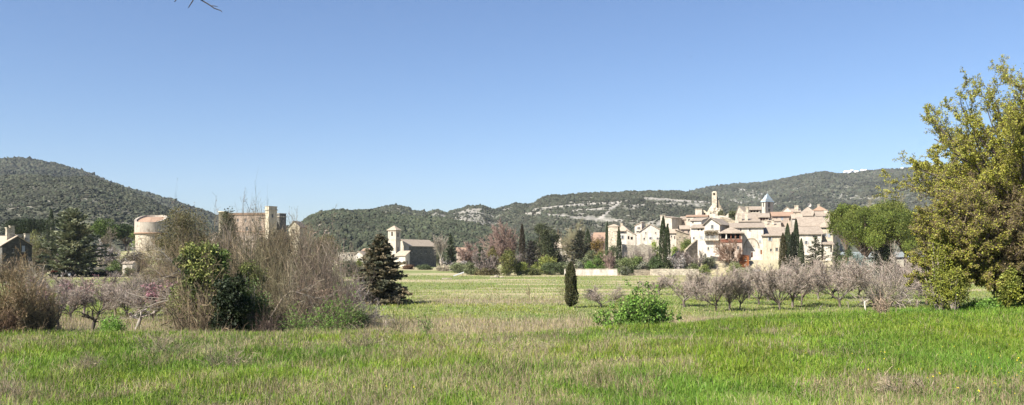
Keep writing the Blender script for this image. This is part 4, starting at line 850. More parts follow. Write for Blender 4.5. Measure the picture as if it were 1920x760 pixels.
# bell tower with its blue pyramid roof
bt, W, D, ze, rise = house('bell_tower', 'square stone bell tower with a pale blue pyramid roof', 'bell tower', 1428.3, 1435, 272, 374, yaw=48, R=1449.6, roof='pyr', rise=1.9, wall='cream', rmat='slate', over=.28, group=None, depth0=.9, wins=[(1431.6, 384, 1.6, 9, 'o')], winr=[(1442.3, 384.5, 4.2, 10, 'o'), (1442.3, 394.3, 3.6, 6, 'o')])
g = Geo()
for z in (ze - .35, ze - 4.6): g.box(-W - .14, .14, -.14, D + .14, z, z + .26)
obj('cornice', g.mesh('cornice', M['pale_stone']), bt); g = Geo(); V, Fq = tubes(np.array([[[-W / 2, D / 2, ze + rise], [-W / 2, D / 2, ze + rise + .9]]]), np.full((1, 2), .05), 5); g.add(V, Fq); g.box(-W / 2 - .25, -W / 2 + .25, D / 2 - .03, D / 2 + .03, ze + rise + .6, ze + rise + .66)
obj('cross', g.mesh('cross', M['frame']), bt)
# ruined keep with a single standing shaft
kp = thing('ruined_tower', 'slender ruined stone shaft on a rocky base above the village', 'ruin', (at(1340, 285), 285, zz(402, 285)), -R_(20)); k = 285 / F
def ragged(x0, x1, y0, y1, top0, top1, z0, seed, n=6, amp=.4):
    rng = np.random.default_rng(seed); g = Geo(); xs = np.linspace(x0, x1, n + 1); tp = np.linspace(top0, top1, n + 1) + amp * rng.uniform(-1, 1, n + 1); V = []
    for x, z in zip(xs, tp): V += [(x, y0, z0), (x, y0, z), (x, y1, z), (x, y1, z0)]
    g.add(V, [(4 * i + q, 4 * i + 4 + q, 4 * i + 4 + (q + 1) % 4, 4 * i + (q + 1) % 4) for i in range(n) for q in range(4)] + [(0, 1, 2, 3), (4 * n + 3, 4 * n + 2, 4 * n + 1, 4 * n)]); return g
x0, x1 = -5.2 * k, 3.8 * k; zs, zt = 13 * k, 43 * k
g = Geo(); face_cells(g, x0, x1, zs - 1, zt - .4, [(x0 + .45, x1 - .55, zt - 1.3, zt - .55, .9)], lambda u, z, q: (u, q, z))
g.add([(x0, 0, zs - 1), (x0, 1.5, zs - 1), (x0, 1.5, zt - .4), (x0, 0, zt - .4), (x1, 0, zs - 1), (x1, 1.5, zs - 1), (x1, 1.5, zt - .4), (x1, 0, zt - .4)], [(0, 1, 2, 3), (4, 7, 6, 5), (1, 5, 6, 2), (3, 2, 6, 7)])
g.add([(x0, 0, zt - .4), (x1, 0, zt - .4), (x1 - .3, .2, zt), (x0 + .35, .2, zt + .05), (x0, 1.5, zt - .4), (x1, 1.5, zt - .4), (x1 - .3, 1.3, zt), (x0 + .35, 1.3, zt + .05)], [(0, 1, 2, 3), (5, 4, 7, 6), (3, 2, 6, 7), (1, 5, 6, 2), (4, 0, 3, 7)])
obj('shaft', g.mesh('shaft', M['pale_stone']), kp)
obj('rear_wall', ragged(4 * k, 14 * k, .8, 1.9, 31 * k, 8 * k, -1, 4, 6, .5).mesh('rear_wall', M['stone']), kp)
g = Geo(); rng = np.random.default_rng(8); IV, IT = ico(2)
for (x, y, z, rx, ry, rz) in ((-3, 1, 3, 9, 9, 13), (4, 3, 2, 9, 9, 11), (-9, 4, -2, 8, 8, 8), (10, 5, -2, 7, 8, 7)):
    g.add(IV * np.array([rx, ry, rz]) * k * (1 + .09 * rng.normal(size=(len(IV), 1))) + np.array([x, y, z]) * k, None, IT)
obj('rock', g.mesh('rock', M['pale_stone']), kp)
house('ruined_wall', 'plain square block of ruined wall left of the standing shaft', 'ruin', 1303.5, 1316, 281, 393, yaw=12, D=4, roof='flat', wall='cream', rmat='pale_stone', group=None)
house('ruined_wall', 'jagged rubble wall between the square block and the shaft', 'ruin', 1316, 1331, 283, 399, yaw=12, D=1.2, roof='broken', ridge=.7, wall='pale_stone', group=None, wins=[(1321, 401, 3, 4, 'o')])
house('ruined_wall', 'rubble wall dropping right of the ruined shaft', 'ruin', 1350, 1366, 284, 405, yaw=16, D=1.2, roof='broken', ridge=.6, wall='pale_stone', group=None)
wall_run('rampart_wall', 'broad cream rampart wall sloping down to the right below the ruined shaft', 1325, 1369, 272, 266, 399.5, 408.5, 1.2, 'cream', rough=.35, seed=2)
wall_run('rampart_wall', 'broken stone wall beneath the cream rampart, half hidden by roofs', 1350, 1380, 262, 258, 408, 413, 1.0, 'stone', rough=.3, seed=5)
# gardens at the foot
wall_run('garden_wall', 'long whitewashed garden wall at the far edge of the field', 1058, 1157.5, 206, 205, 505.2, 505, .4, 'white', rough=.03, seed=1, cap=True)
wall_run('garden_wall', 'short rubble wall between the white wall and the long stone wall', 1188, 1219, 206, 206, 505.5, 506, .5, 'stone', rough=.12, seed=2)
wall_run('garden_wall', 'long pale stone wall below the bare garden trees', 1219.5, 1311, 204.5, 204.5, 504.5, 504.5, .5, 'pale_stone', rough=.06, seed=3)
wall_run('garden_wall', 'low pale wall along the foot of the earth bank', 1408, 1466, 205, 205, 508.5, 509, .5, 'pale_stone', rough=.05, seed=4)
wall_run('garden_wall', 'old stone terrace wall in the bank left of the tall cypress pair', 1168, 1222, 217, 219, 458, 461, 1.0, 'pale_stone', rough=.45, seed=6)
wall_run('garden_wall', 'stepped garden wall climbing beside the whitewashed wing', 1286, 1308, 212, 215, 470, 449, .6, 'stone', rough=.1, seed=7)
wall_run('garden_wall', 'white parapet wall on the terrace beside the cypress pair', 1263, 1274, 208, 210, 480, 471, .5, 'pale_stone', rough=.05, seed=8)
wall_run('garden_wall', 'low terrace wall under the white gabled house', 1332, 1352, 211, 210.5, 480, 482, .6, 'grey_stone', rough=.1, seed=9)
wall_run('garden_wall', 'pink brick wall with a dark coping under the pines', 1561, 1588, 204, 203, 481, 481, .4, 'pink', rough=.02, seed=10, cap=True)
wall_run('garden_wall', 'pale stone retaining wall along the terrace below the arched house', 1352, 1386, 209.5, 209, 488, 489, .6, 'pale_stone', rough=.12, seed=12)
# orange shed and the pale tarpaulin
sh, W, D, ze, rise = house('shed', 'orange timber shed at the foot of the arched house', 'shed', 1384.5, 1404.5, 208.5, 480.5, yaw=14, D=2.6, roof='rshed', rise=.35, wall='orange', rmat='redwood', over=.12, group=None, wins=[(1389.5, 486, 5, 9, 'd'), (1398, 485.5, 4, 6, 'w')])
g = Geo()
for x in np.linspace(-W + .2, -.2, 12): g.box(x - .03, x + .03, -.04, -.004, 0, ze - .1)
obj('batten', g.mesh('batten', M['orange']), sh)
rng = np.random.default_rng(4); X, Y = np.meshgrid(np.linspace(-1.15, 1.15, 24), np.linspace(-.8, .8, 18), indexing='ij')
Zt = .95 * np.clip(1.05 - (X / 1.15) ** 4, 0, 1) ** .5 * np.clip(1.05 - (Y / .8) ** 4, 0, 1) ** .5 * (.75 + .5 * fbm(X * 1.4, Y * 1.4, 3, 3)); n1, n2 = X.shape
i, j = np.meshgrid(np.arange(n1 - 1), np.arange(n2 - 1), indexing='ij'); b = i * n2 + j; x, y = at(1418, 207.5), 207.5
tag(obj('tarpaulin', raw_mesh('tarpaulin', np.stack([X, Y, Zt], -1).reshape(-1, 3), np.stack([b, b + n2, b + n2 + 1, b + 1], -1).reshape(-1, 4), None, None, M['tarp'], True), None, (x, y, gz(x, y) - .05), .2), 'pale blue and white tarpaulin heap on the earth bank', 'tarpaulin')

# ------------------------------------------------------------------ temple in the fields
tp, W, D, ze, rise = house('church', 'pale country church with tiled roof and a long shaded side wall', 'church', 738, 767, 298, 461.3, yaw=28, R=818, roof='gable', rise=2.2, wall='cream', side='grey_stone', rmat='pale_tile', over=.35, group=None, winr=[(772.5, 470.5, 2.2, 7, 'w'), (781, 471, 2.2, 7, 'w'), (790, 471.5, 2.2, 7, 'w'), (799, 472, 2.2, 7, 'w'), (808, 472.5, 2.2, 7, 'w')])  # rubble side wall in a darker stone that carries part of its shade
tw, W, D, ze, rise = house('tower_tmp', 'x', 'x', 727.5, 742.2, 292, 430.5, yaw=28, R=751, roof='pyr', rise=1.25, wall='cream', rmat='pale_tile', over=.35, group=None, depth0=.8, wins=[(735, 439, 3.2, 8, 'o')], winr=[(746.5, 440.5, 2.6, 8, 'o'), (746.5, 467, 2.6, 8, 'w')])
g = Geo(); g.box(-W - .1, .1, -.1, D + .1, ze - 3.6, ze - 3.4); cor = g.mesh('cornice', M['pale_stone'])
pr, W2, D2, ze2, r2 = house('porch_tmp', 'x', 'x', 741.5, 760, 289, 479.5, yaw=28, R=768, roof='fshed', rise=1.5, wall='white', rmat='pale_tile', over=.35, group=None, wins=[], winr=[(763.5, 493, 2.2, 7, 'd')])
def merge_into(root, sub, wallname, roofname):
    """make the tower or the porch part of the church: its pieces become parts and sub-parts of it"""
    kids = [o for o in scene.objects if o.parent == sub]; wall = [o for o in kids if o.name.startswith('wall')][0]
    rel = root.matrix_basis.inverted() @ sub.matrix_basis
    wall.name = wallname; wall.parent = root; wall.matrix_local = rel
    for o in kids:
        if o == wall: continue
        grand = [c for c in scene.objects if c.parent == o]
        for c in grand: c.parent = wall
        o.parent = wall
        if o.name.startswith('roof'): o.name = roofname
    bpy.data.objects.remove(sub); return wall
bpy.context.view_layer.update()
for o in (tp, tw, pr): o.matrix_basis  # (empties carry plain location and rotation)
wl = merge_into(tp, tw, 'bell_turret', 'turret_roof'); obj('cornice', cor, wl); merge_into(tp, pr, 'porch', 'porch_roof')
# low sheds between the thickets and the church
house('farm_building', 'long low flat shed with a pale parapet behind the thicket', 'farm building', 633, 665, 300, 474.5, yaw=-8, D=8, roof='flat', wall='cream', rmat='pale_stone', group=None, wins=[(655, 479, 3, 4, 'w'), (660, 479, 3, 4, 'w'), (645, 480, 3, 4, 'w')])
house('farm_building', 'cluster house with pinkish tiled roof left of the spruce', 'farm building', 664, 680, 296, 478, yaw=10, D=7, roof='gable', rise=1.2, wall='white', rmat='pale_tile', over=.3, group=None, wins=[(670, 483, 2.4, 3, 'w')])
house('farm_building', 'small pink walled cottage half hidden behind the spruce', 'farm building', 676, 694, 302, 473, yaw=16, D=7, roof='front', rise=1.2, wall='pink', rmat='red_tile', over=.3, group=None, wins=[(682, 478, 3, 4, 'w')])
# houses in the gardens between church and village
house('garden_house', 'long white house with four windows among the garden trees', 'house', 1040, 1080, 262, 464.5, yaw=6, D=9, roof='front', rise=1.6, wall='white', rmat='pale_tile', over=.4, group=None, wins=[(1047, 469, 2.2, 4, 's'), (1055, 469, 2.2, 4, 's'), (1063, 469, 2.2, 4, 's'), (1071, 469, 2.2, 4, 's')], chim=[(.22, .4, 1.6, .8)])
house('garden_house', 'small cream house with a slim chimney half hidden left of the cedar', 'house', 1004, 1030, 255, 471, yaw=6, D=7, roof='front', rise=1.1, wall='beige', rmat='pale_tile', over=.3, group=None, wins=[(1010, 476, 2.2, 4, 'w'), (1018, 476, 2.2, 4, 'w')], chim=[(.12, .5, 1.6, .6)])
house('garden_house', 'far house with a long pink tiled roof left of the tall cream stone house', 'house', 1112, 1142, 300, 452, yaw=10, D=14, roof='front', rise=3.0, wall='pink', rmat='red_tile', over=.4, group=None, wins=[(1120, 459, 3, 4, 'w'), (1132, 459, 3, 4, 'w')])
house('garden_house', 'far cottage with a pink roof glimpsed left of the reddish bare trees', 'house', 856, 874, 320, 472, yaw=0, D=8, roof='front', rise=1.4, wall='pink', rmat='red_tile', over=.3, group=None, wins=[(863, 477, 2.4, 3.4, 'w')])
# ------------------------------------------------------------------ left: castle, round tower, house
ca, W, D, ze, rise = house('castle', 'long stone castle with a square tower standing above the thicket', 'castle', 416, 499, 330, 400, yaw=6, D=16, roof='flat', wall='castle', rmat='tile', group=None, wins=[(432, 413, 3, 6, 'w'), (446, 413, 3, 6, 'w'), (460, 413, 3, 6, 'w'), (474, 413, 3, 6, 'w'), (488, 411, 4, 7, 'w'), (488, 428, 4.5, 9, 'w'), (463, 429, 4, 8, 'w'), (440, 429, 4, 8, 'w')])
g = Geo(); g.box(-W - .3, .0, -.35, -.01, ze - .5, ze - .15); g.box(-W - .2, .0, -.2, -.01, ze - 7.2, ze - 6.9); obj('cornice', g.mesh('cornice', M['red_tile']), ca)
g = Geo(); face_cells(g, 0, 1, 0, 1, [], lambda u, z, q: (u, q, z)); k = 330 / F; g = Geo()
def sub_tower(L, C, R, d, top, mat, name, yaw, capt=.5, wins=()):
    t_, W_, D_, z_, r_ = house('tmp', 'x', 'x', L, C, d, top, yaw=yaw, R=R, roof='flat', wall=mat, rmat='pale_stone', group=None, winr=wins)
    g = Geo(); g.box(-W_ - .3, .3, -.3, D_ + .3, z_ - 1.3, z_ - 1.0); c_ = g.mesh('cornice', M['pale_stone'])
    w_ = merge_into(ca, t_, name, name + '_roof'); obj('cornice', c_, w_)
bpy.context.view_layer.update()
sub_tower(497.5, 504, 519.5, 322, 387.5, 'beige', 'tower', 32, wins=[(511, 405, 3, 7, 'w')])
sub_tower(518.5, 524, 536.5, 334, 401, 'grey_stone', 'wing', 46)
g = Geo(); r = 8.2 * k; X = -W + r * .2; g.lathe([(r, 0), (r, ze + .4), (r + .25, ze + .42), (r + .25, ze + .8), (r - .3, ze + .8), (r - .3, ze + .2), (.01, ze + .2)], 22, X, .5); obj('corner_turret', g.mesh('corner_turret', M['beige'], True), ca)
house('castle_outbuilding', 'pale gabled building right of the castle wing', 'outbuilding', 541, 562, 318, 426, yaw=2, D=9, roof='gable', rise=2.2, wall='beige', rmat='tile', over=.3, group=None, wins=[(551, 432, 3, 4, 'w')])
house('castle_outbuilding', 'long low tiled stable behind the ivy thicket', 'outbuilding', 395, 480, 250, 452, yaw=4, D=8, roof='front', rise=1.4, wall='pink', rmat='tile', over=.3, group=None, wins=[(410, 458, 3, 4, 'w'), (440, 458, 3, 4, 'w'), (466, 458, 3, 4, 'w')])
d = 282; k = d / F; x = at(283, d); z0 = gz(x, d) - .5; rt = thing('round_tower', 'round cream tower with a slanting cut top and red string course', 'tower', (x, d, z0), 0); r = 28.5 * k; n = 40
a = np.linspace(0, 2 * np.pi, n, endpoint=False); zf, zb = zz(417.5, d) - z0, zz(402.5, d) - z0
tp_ = (zf + zb) / 2 + (zb - zf) / 2 * np.clip(np.sin(a) * 1.25, -1, 1); zc = zz(438, d) - z0
def ring(r, z): return np.stack([r * np.cos(a), r * np.sin(a), np.broadcast_to(z, a.shape)], 1)
q = [(j * n + i, j * n + (i + 1) % n, (j + 1) * n + (i + 1) % n, (j + 1) * n + i) for j in range(4) for i in range(n)]
g = Geo(); g.add(np.concatenate([ring(r, zc + .3), ring(r, tp_), ring(r - .7, tp_ + .003), ring(r - .7, tp_ - 1.6), ring(r - .7, tp_ - 1.7)]), q); obj('upper_wall', g.mesh('upper_wall', M['tower'], False), rt)
g = Geo(); g.lathe([(r - .25, 0), (r - .25, zc)], n); obj('lower_wall', g.mesh('lower_wall', M['pale_stone'], True), rt)
g = Geo(); g.lathe([(r - .24, zc - .35), (r + .18, zc - .2), (r + .22, zc + .1), (r + .02, zc + .3)], n); obj('string_course', g.mesh('string_course', M['red_tile'], True), rt)
g = Geo(); rr = np.vstack([ring(r - .72, tp_ - .62 + .0 * a), [[0, 0, (zf + zb) / 2 + .2]]]); g.add(rr, None, [(i, (i + 1) % n, n) for i in range(n)]); obj('roof', g.mesh('roof', M['red_tile']), rt)
lh, W, D, ze, rise = house('country_house', 'shaded stone house with tall pale chimneys at the left edge', 'house', -60, 4, 178, 460, yaw=33, R=60, roof='front', rise=1.9, wall='grey_stone', side='shade_stone', rmat='pale_tile', over=.35, group=None, winr=[(44, 466.5, 6, 11, 'p'), (25, 470, 4, 8, 'w'), (45, 480, 7, 9, 'd')])
ro = [o for o in scene.objects if o.parent == lh and o.name.startswith('roof')][0]
for fy, h in ((.30, 3.6), (.42, 4.0), (.66, 2.2), (.93, 2.4)):
    g = Geo(); x = -1.2; y = fy * D; g.box(x - .3, x + .3, y - .45, y + .45, ze - .4, ze + h); g.box(x - .4, x + .4, y - .55, y + .55, ze + h + .003, ze + h + .16); obj('chimney', g.mesh('chimney', M['pale_stone']), ro)
house('garden_shed', 'small whitewashed shed under the blossoming trees', 'shed', 230, 248, 210, 495, yaw=0, D=3, roof='front', rise=.5, wall='white', rmat='tile', over=.15, group=None, wins=[(236, 495, 2.6, 4.6, 'd')])
wall_run('garden_wall', 'low grey garden wall at the lawn beneath the big cedar', 148, 228, 205, 207, 500.5, 500, .4, 'grey_stone', rough=.05, seed=21)
# ------------------------------------------------------------------ plants standing where the photo shows them
DARK = [(0.0661, 0.0891, 0.0431), (0.0834, 0.1093, 0.0517), (0.1006, 0.1236, 0.0633)]
CEDAR = [(0.1644, 0.1869, 0.0972), (0.2018, 0.2242, 0.1196), (0.1196, 0.142, 0.0747), (0.2467, 0.2541, 0.142)]
SPRUCE = [(0.1465, 0.1297, 0.0753), (0.1779, 0.1507, 0.0879), (0.1004, 0.1046, 0.0628), (0.2302, 0.1841, 0.1088)]
PINE = [(0.1383, 0.1757, 0.0318), (0.1708, 0.2071, 0.038), (0.2034, 0.2323, 0.0444), (0.0976, 0.1319, 0.0274)]
YEL = [(0.2652, 0.2964, 0.0702), (0.312, 0.3276, 0.0858), (0.2184, 0.2652, 0.0702)]
FRESH = [(0.168, 0.308, 0.049), (0.224, 0.378, 0.07), (0.126, 0.238, 0.042)]
OLIVE = [(0.1782, 0.2025, 0.0972), (0.2268, 0.243, 0.1215), (0.1377, 0.162, 0.081)]
GREYG = [(0.23, 0.2415, 0.1725), (0.2875, 0.2875, 0.2185), (0.184, 0.1955, 0.138)]
RED = [(0.3105, 0.2127, 0.1782), (0.368, 0.2645, 0.2185), (0.253, 0.1725, 0.1437)]
BROWN = [(0.2444, 0.1884, 0.112), (0.1935, 0.1477, 0.0896), (0.3056, 0.2393, 0.1479), (0.275, 0.2037, 0.1345)]
PALE = [(.40, .345, .28), (.34, .29, .235), (.46, .40, .33)]
OCHRE = [(0.377, 0.2795, 0.1495), (0.312, 0.221, 0.117), (0.442, 0.3445, 0.208), (0.26, 0.182, 0.0975)]
WHITEB = [(.72, .66, .62), (.62, .56, .52), (.78, .73, .70)]
PINKB = [(.62, .30, .34), (.68, .40, .43), (.55, .25, .30)]
BLUEG = [(.20, .26, .24), (.25, .31, .28), (.16, .21, .19)]
ORANGE = [(.26, .17, .045), (.30, .20, .06), (.21, .15, .045)]
def H_(px, top, d): return zz(top, d) - gz(at(px, d), d)
def Wm(w, d): return w / F * d
# --- conifers
for name, label, cat, px, top, w, d, kw in [
 ('spruce_tree', 'brown-green spruce standing alone right of the thicket', 'spruce tree', 713, 436, 112, 83, dict(pal=SPRUCE, whorls=40, per=12, size=.40, dens=90, droop=-.12, power=.72, base=.03, ragged=.20, layered=.15)),
 ('cedar_tree', 'large layered cedar on the lawn beside the shaded house', 'cedar tree', 136, 386, 122, 190, dict(pal=CEDAR, whorls=16, per=14, size=.9, dens=80, droop=-.02, power=.62, base=.05, ragged=.28, layered=.75)),
 ('conifer_tree', 'dark narrow conifer between the church and the bare poplar stems', 'conifer tree', 845, 437, 32, 262, dict(pal=DARK, whorls=26, per=8, size=.6, dens=20, droop=.1, power=.7, base=.04, ragged=.2)),
 ('conifer_tree', 'small dark conifer in front of the reddish bare trees', 'conifer tree', 901, 462, 26, 225, dict(pal=DARK, whorls=20, per=8, size=.5, dens=20, droop=.1, power=.6, base=.04, ragged=.2)),
 ('conifer_tree', 'purplish dark conifer beside the red-brown cypress', 'conifer tree', 995, 450, 48, 220, dict(pal=[(.045, .042, .034), (.06, .052, .042), (.035, .035, .028)], whorls=22, per=9, size=.55, dens=24, droop=-.1, power=.6, base=.04, ragged=.25)),
 ('conifer_tree', 'broad dark conifer with two tops right of the long white house', 'conifer tree', 1088, 431, 50, 232, dict(pal=[(.060, .066, .036), (.075, .078, .044), (.045, .052, .030)], whorls=24, per=10, size=.6, dens=26, droop=.05, power=.5, base=.03, ragged=.22)),
 ('conifer_tree', 'ragged dark conifer in front of the long brown roofed house', 'conifer tree', 1530, 441, 62, 196, dict(pal=[(.062, .078, .036), (.08, .095, .045), (.045, .058, .028)], whorls=22, per=9, size=.5, dens=24, droop=-.1, power=.75, base=.02, ragged=.3)),
 ('conifer_tree', 'young green conifer beside the little porch', 'conifer tree', 1570, 453, 34, 203, dict(pal=[(.08, .11, .045), (.10, .13, .055)], whorls=16, per=8, size=.45, dens=20, droop=-.05, power=.8, base=.03, ragged=.25)),
 ('conifer_tree', 'slim dark conifer leaning close to the left cypress', 'conifer tree', 88, 410, 34, 250, dict(pal=DARK, whorls=20, per=8, size=.6, dens=20, droop=-.1, power=.9, base=.05)),
 ('conifer_tree', 'small lone conifer on the wooded hill behind the church', 'conifer tree', 787, 433, 11, 330, dict(pal=DARK, whorls=14, per=7, size=.6, dens=14, droop=0, power=.7, base=.05)),
]:
    plant(name, label, cat, px, d, conifer(px, H_(px, top, d), Wm(w, d), **kw), rz=px % 6)
# --- cypresses
for label, px, top, w, d, pal, kw in [
 ('dense dark green cypress standing alone in the middle of the field', 1070, 491, 23, 77, [(.08, .085, .035), (.10, .10, .042), (.06, .066, .03), (.12, .115, .05)], dict(n=7000, size=.17, blunt=.85, lump=.30)),
 ('tall black-green cypress left of the big cedar', 96, 392, 15, 252, DARK, {}),
 ('tall red-brown cypress behind the pinkish bare tree', 979, 420, 14, 236, [(.075, .058, .038), (.09, .07, .045), (.055, .048, .032)], {}),
 ('smooth dark cypress joined to the broad two-topped conifer', 1102, 430, 16, 236, DARK, dict(blunt=.7)),
 ('small far cypress left of the tall cream stone house', 1138.5, 415, 8, 262, DARK, {}),
 ('slender cypress in front of the narrow white house', 1160.5, 426, 11, 216, DARK, {}),
 ('tallest of the cypress pair on the terrace', 1243.5, 405, 17, 208, [(.055, .075, .030), (.07, .09, .036), (.042, .058, .025)], dict(n=6500)),
 ('shorter right-hand partner of the cypress pair on the terrace', 1251.5, 420, 13, 207, [(.055, .075, .030), (.07, .09, .036), (.042, .058, .025)], {}),
 ('rusty edged cypress at the left of the row before the beige house', 1468, 437, 15, 199, [(.085, .075, .032), (.06, .066, .030), (.10, .08, .035)], {}),
 ('thick dark cypress in the row before the beige house', 1476.5, 419, 17, 199.5, DARK, dict(n=6500)),
 ('black-green cypress hidden between the two tall ones', 1486, 436, 15, 198.5, [(.025, .035, .02), (.035, .045, .024)], {}),
 ('tallest thin cypress before the white front house', 1493, 411, 14, 199, [(.050, .070, .034), (.065, .085, .04), (.04, .055, .028)], dict(n=5500)),
 ('short twin cypress left of the ragged conifer', 1502.5, 447, 12, 198, DARK, {}),
]:
    plant('cypress_tree', label, 'cypress tree', px, d, cypress(int(px), H_(px, top, d), Wm(w, d), pal, **({'n': 4200, 'size': max(.14, d * .0015)} | kw)), rz=px % 3)
# --- umbrella pines
for label, px, top, w, d, pal, base, kw in [
 ('dark domed umbrella pine behind the shaded left house', 50, 407, 74, 262, [(.040, .060, .024), (.052, .075, .028), (.032, .048, .020)], .45, {}),
 ('leftmost umbrella pine, standing tall beside the village houses', 1588, 376, 66, 195, PINE, .45, {}),
 ('bright umbrella pine in front, with a low drooping crown', 1622, 390, 108, 178, [(.19, .235, .042), (.22, .26, .05), (.15, .195, .035)], .34, dict(low=.5)),
 ('broad dark umbrella pine at the back of the pine clump', 1658, 376, 120, 192, PINE, .46, {}),
 ('wide umbrella pine reaching the big budding tree', 1700, 378, 125, 178, PINE, .42, dict(low=.45)),
 ('low umbrella pine filling the foot of the pine clump', 1745, 392, 110, 165, PINE, .36, dict(low=.5)),
 ('far dark pine left of the round tower', 235, 420, 60, 300, [(.050, .078, .026), (.065, .095, .03)], .35, {}),
 ('bright far pine between the big cedar and the round tower', 196, 410, 60, 290, [(.11, .16, .035), (.09, .135, .03)], .25, {}),
]:
    plant('pine_tree', label, 'pine tree', px, d, pine(int(px), H_(px, top, d), Wm(w, d), pal, n=9000, size=d * .0019, base=base, **kw), rz=px % 6)
plant('cedar_tree', 'pale olive cedar with open layered crown among the garden trees', 'cedar tree', 1019, 238, pine(77, H_(1019, 419, 238), Wm(58, 238), [(.10, .115, .055), (.13, .14, .07), (.07, .085, .042)], n=8000, size=.42, clumps=30, base=.22, dome=.78, low=.75))
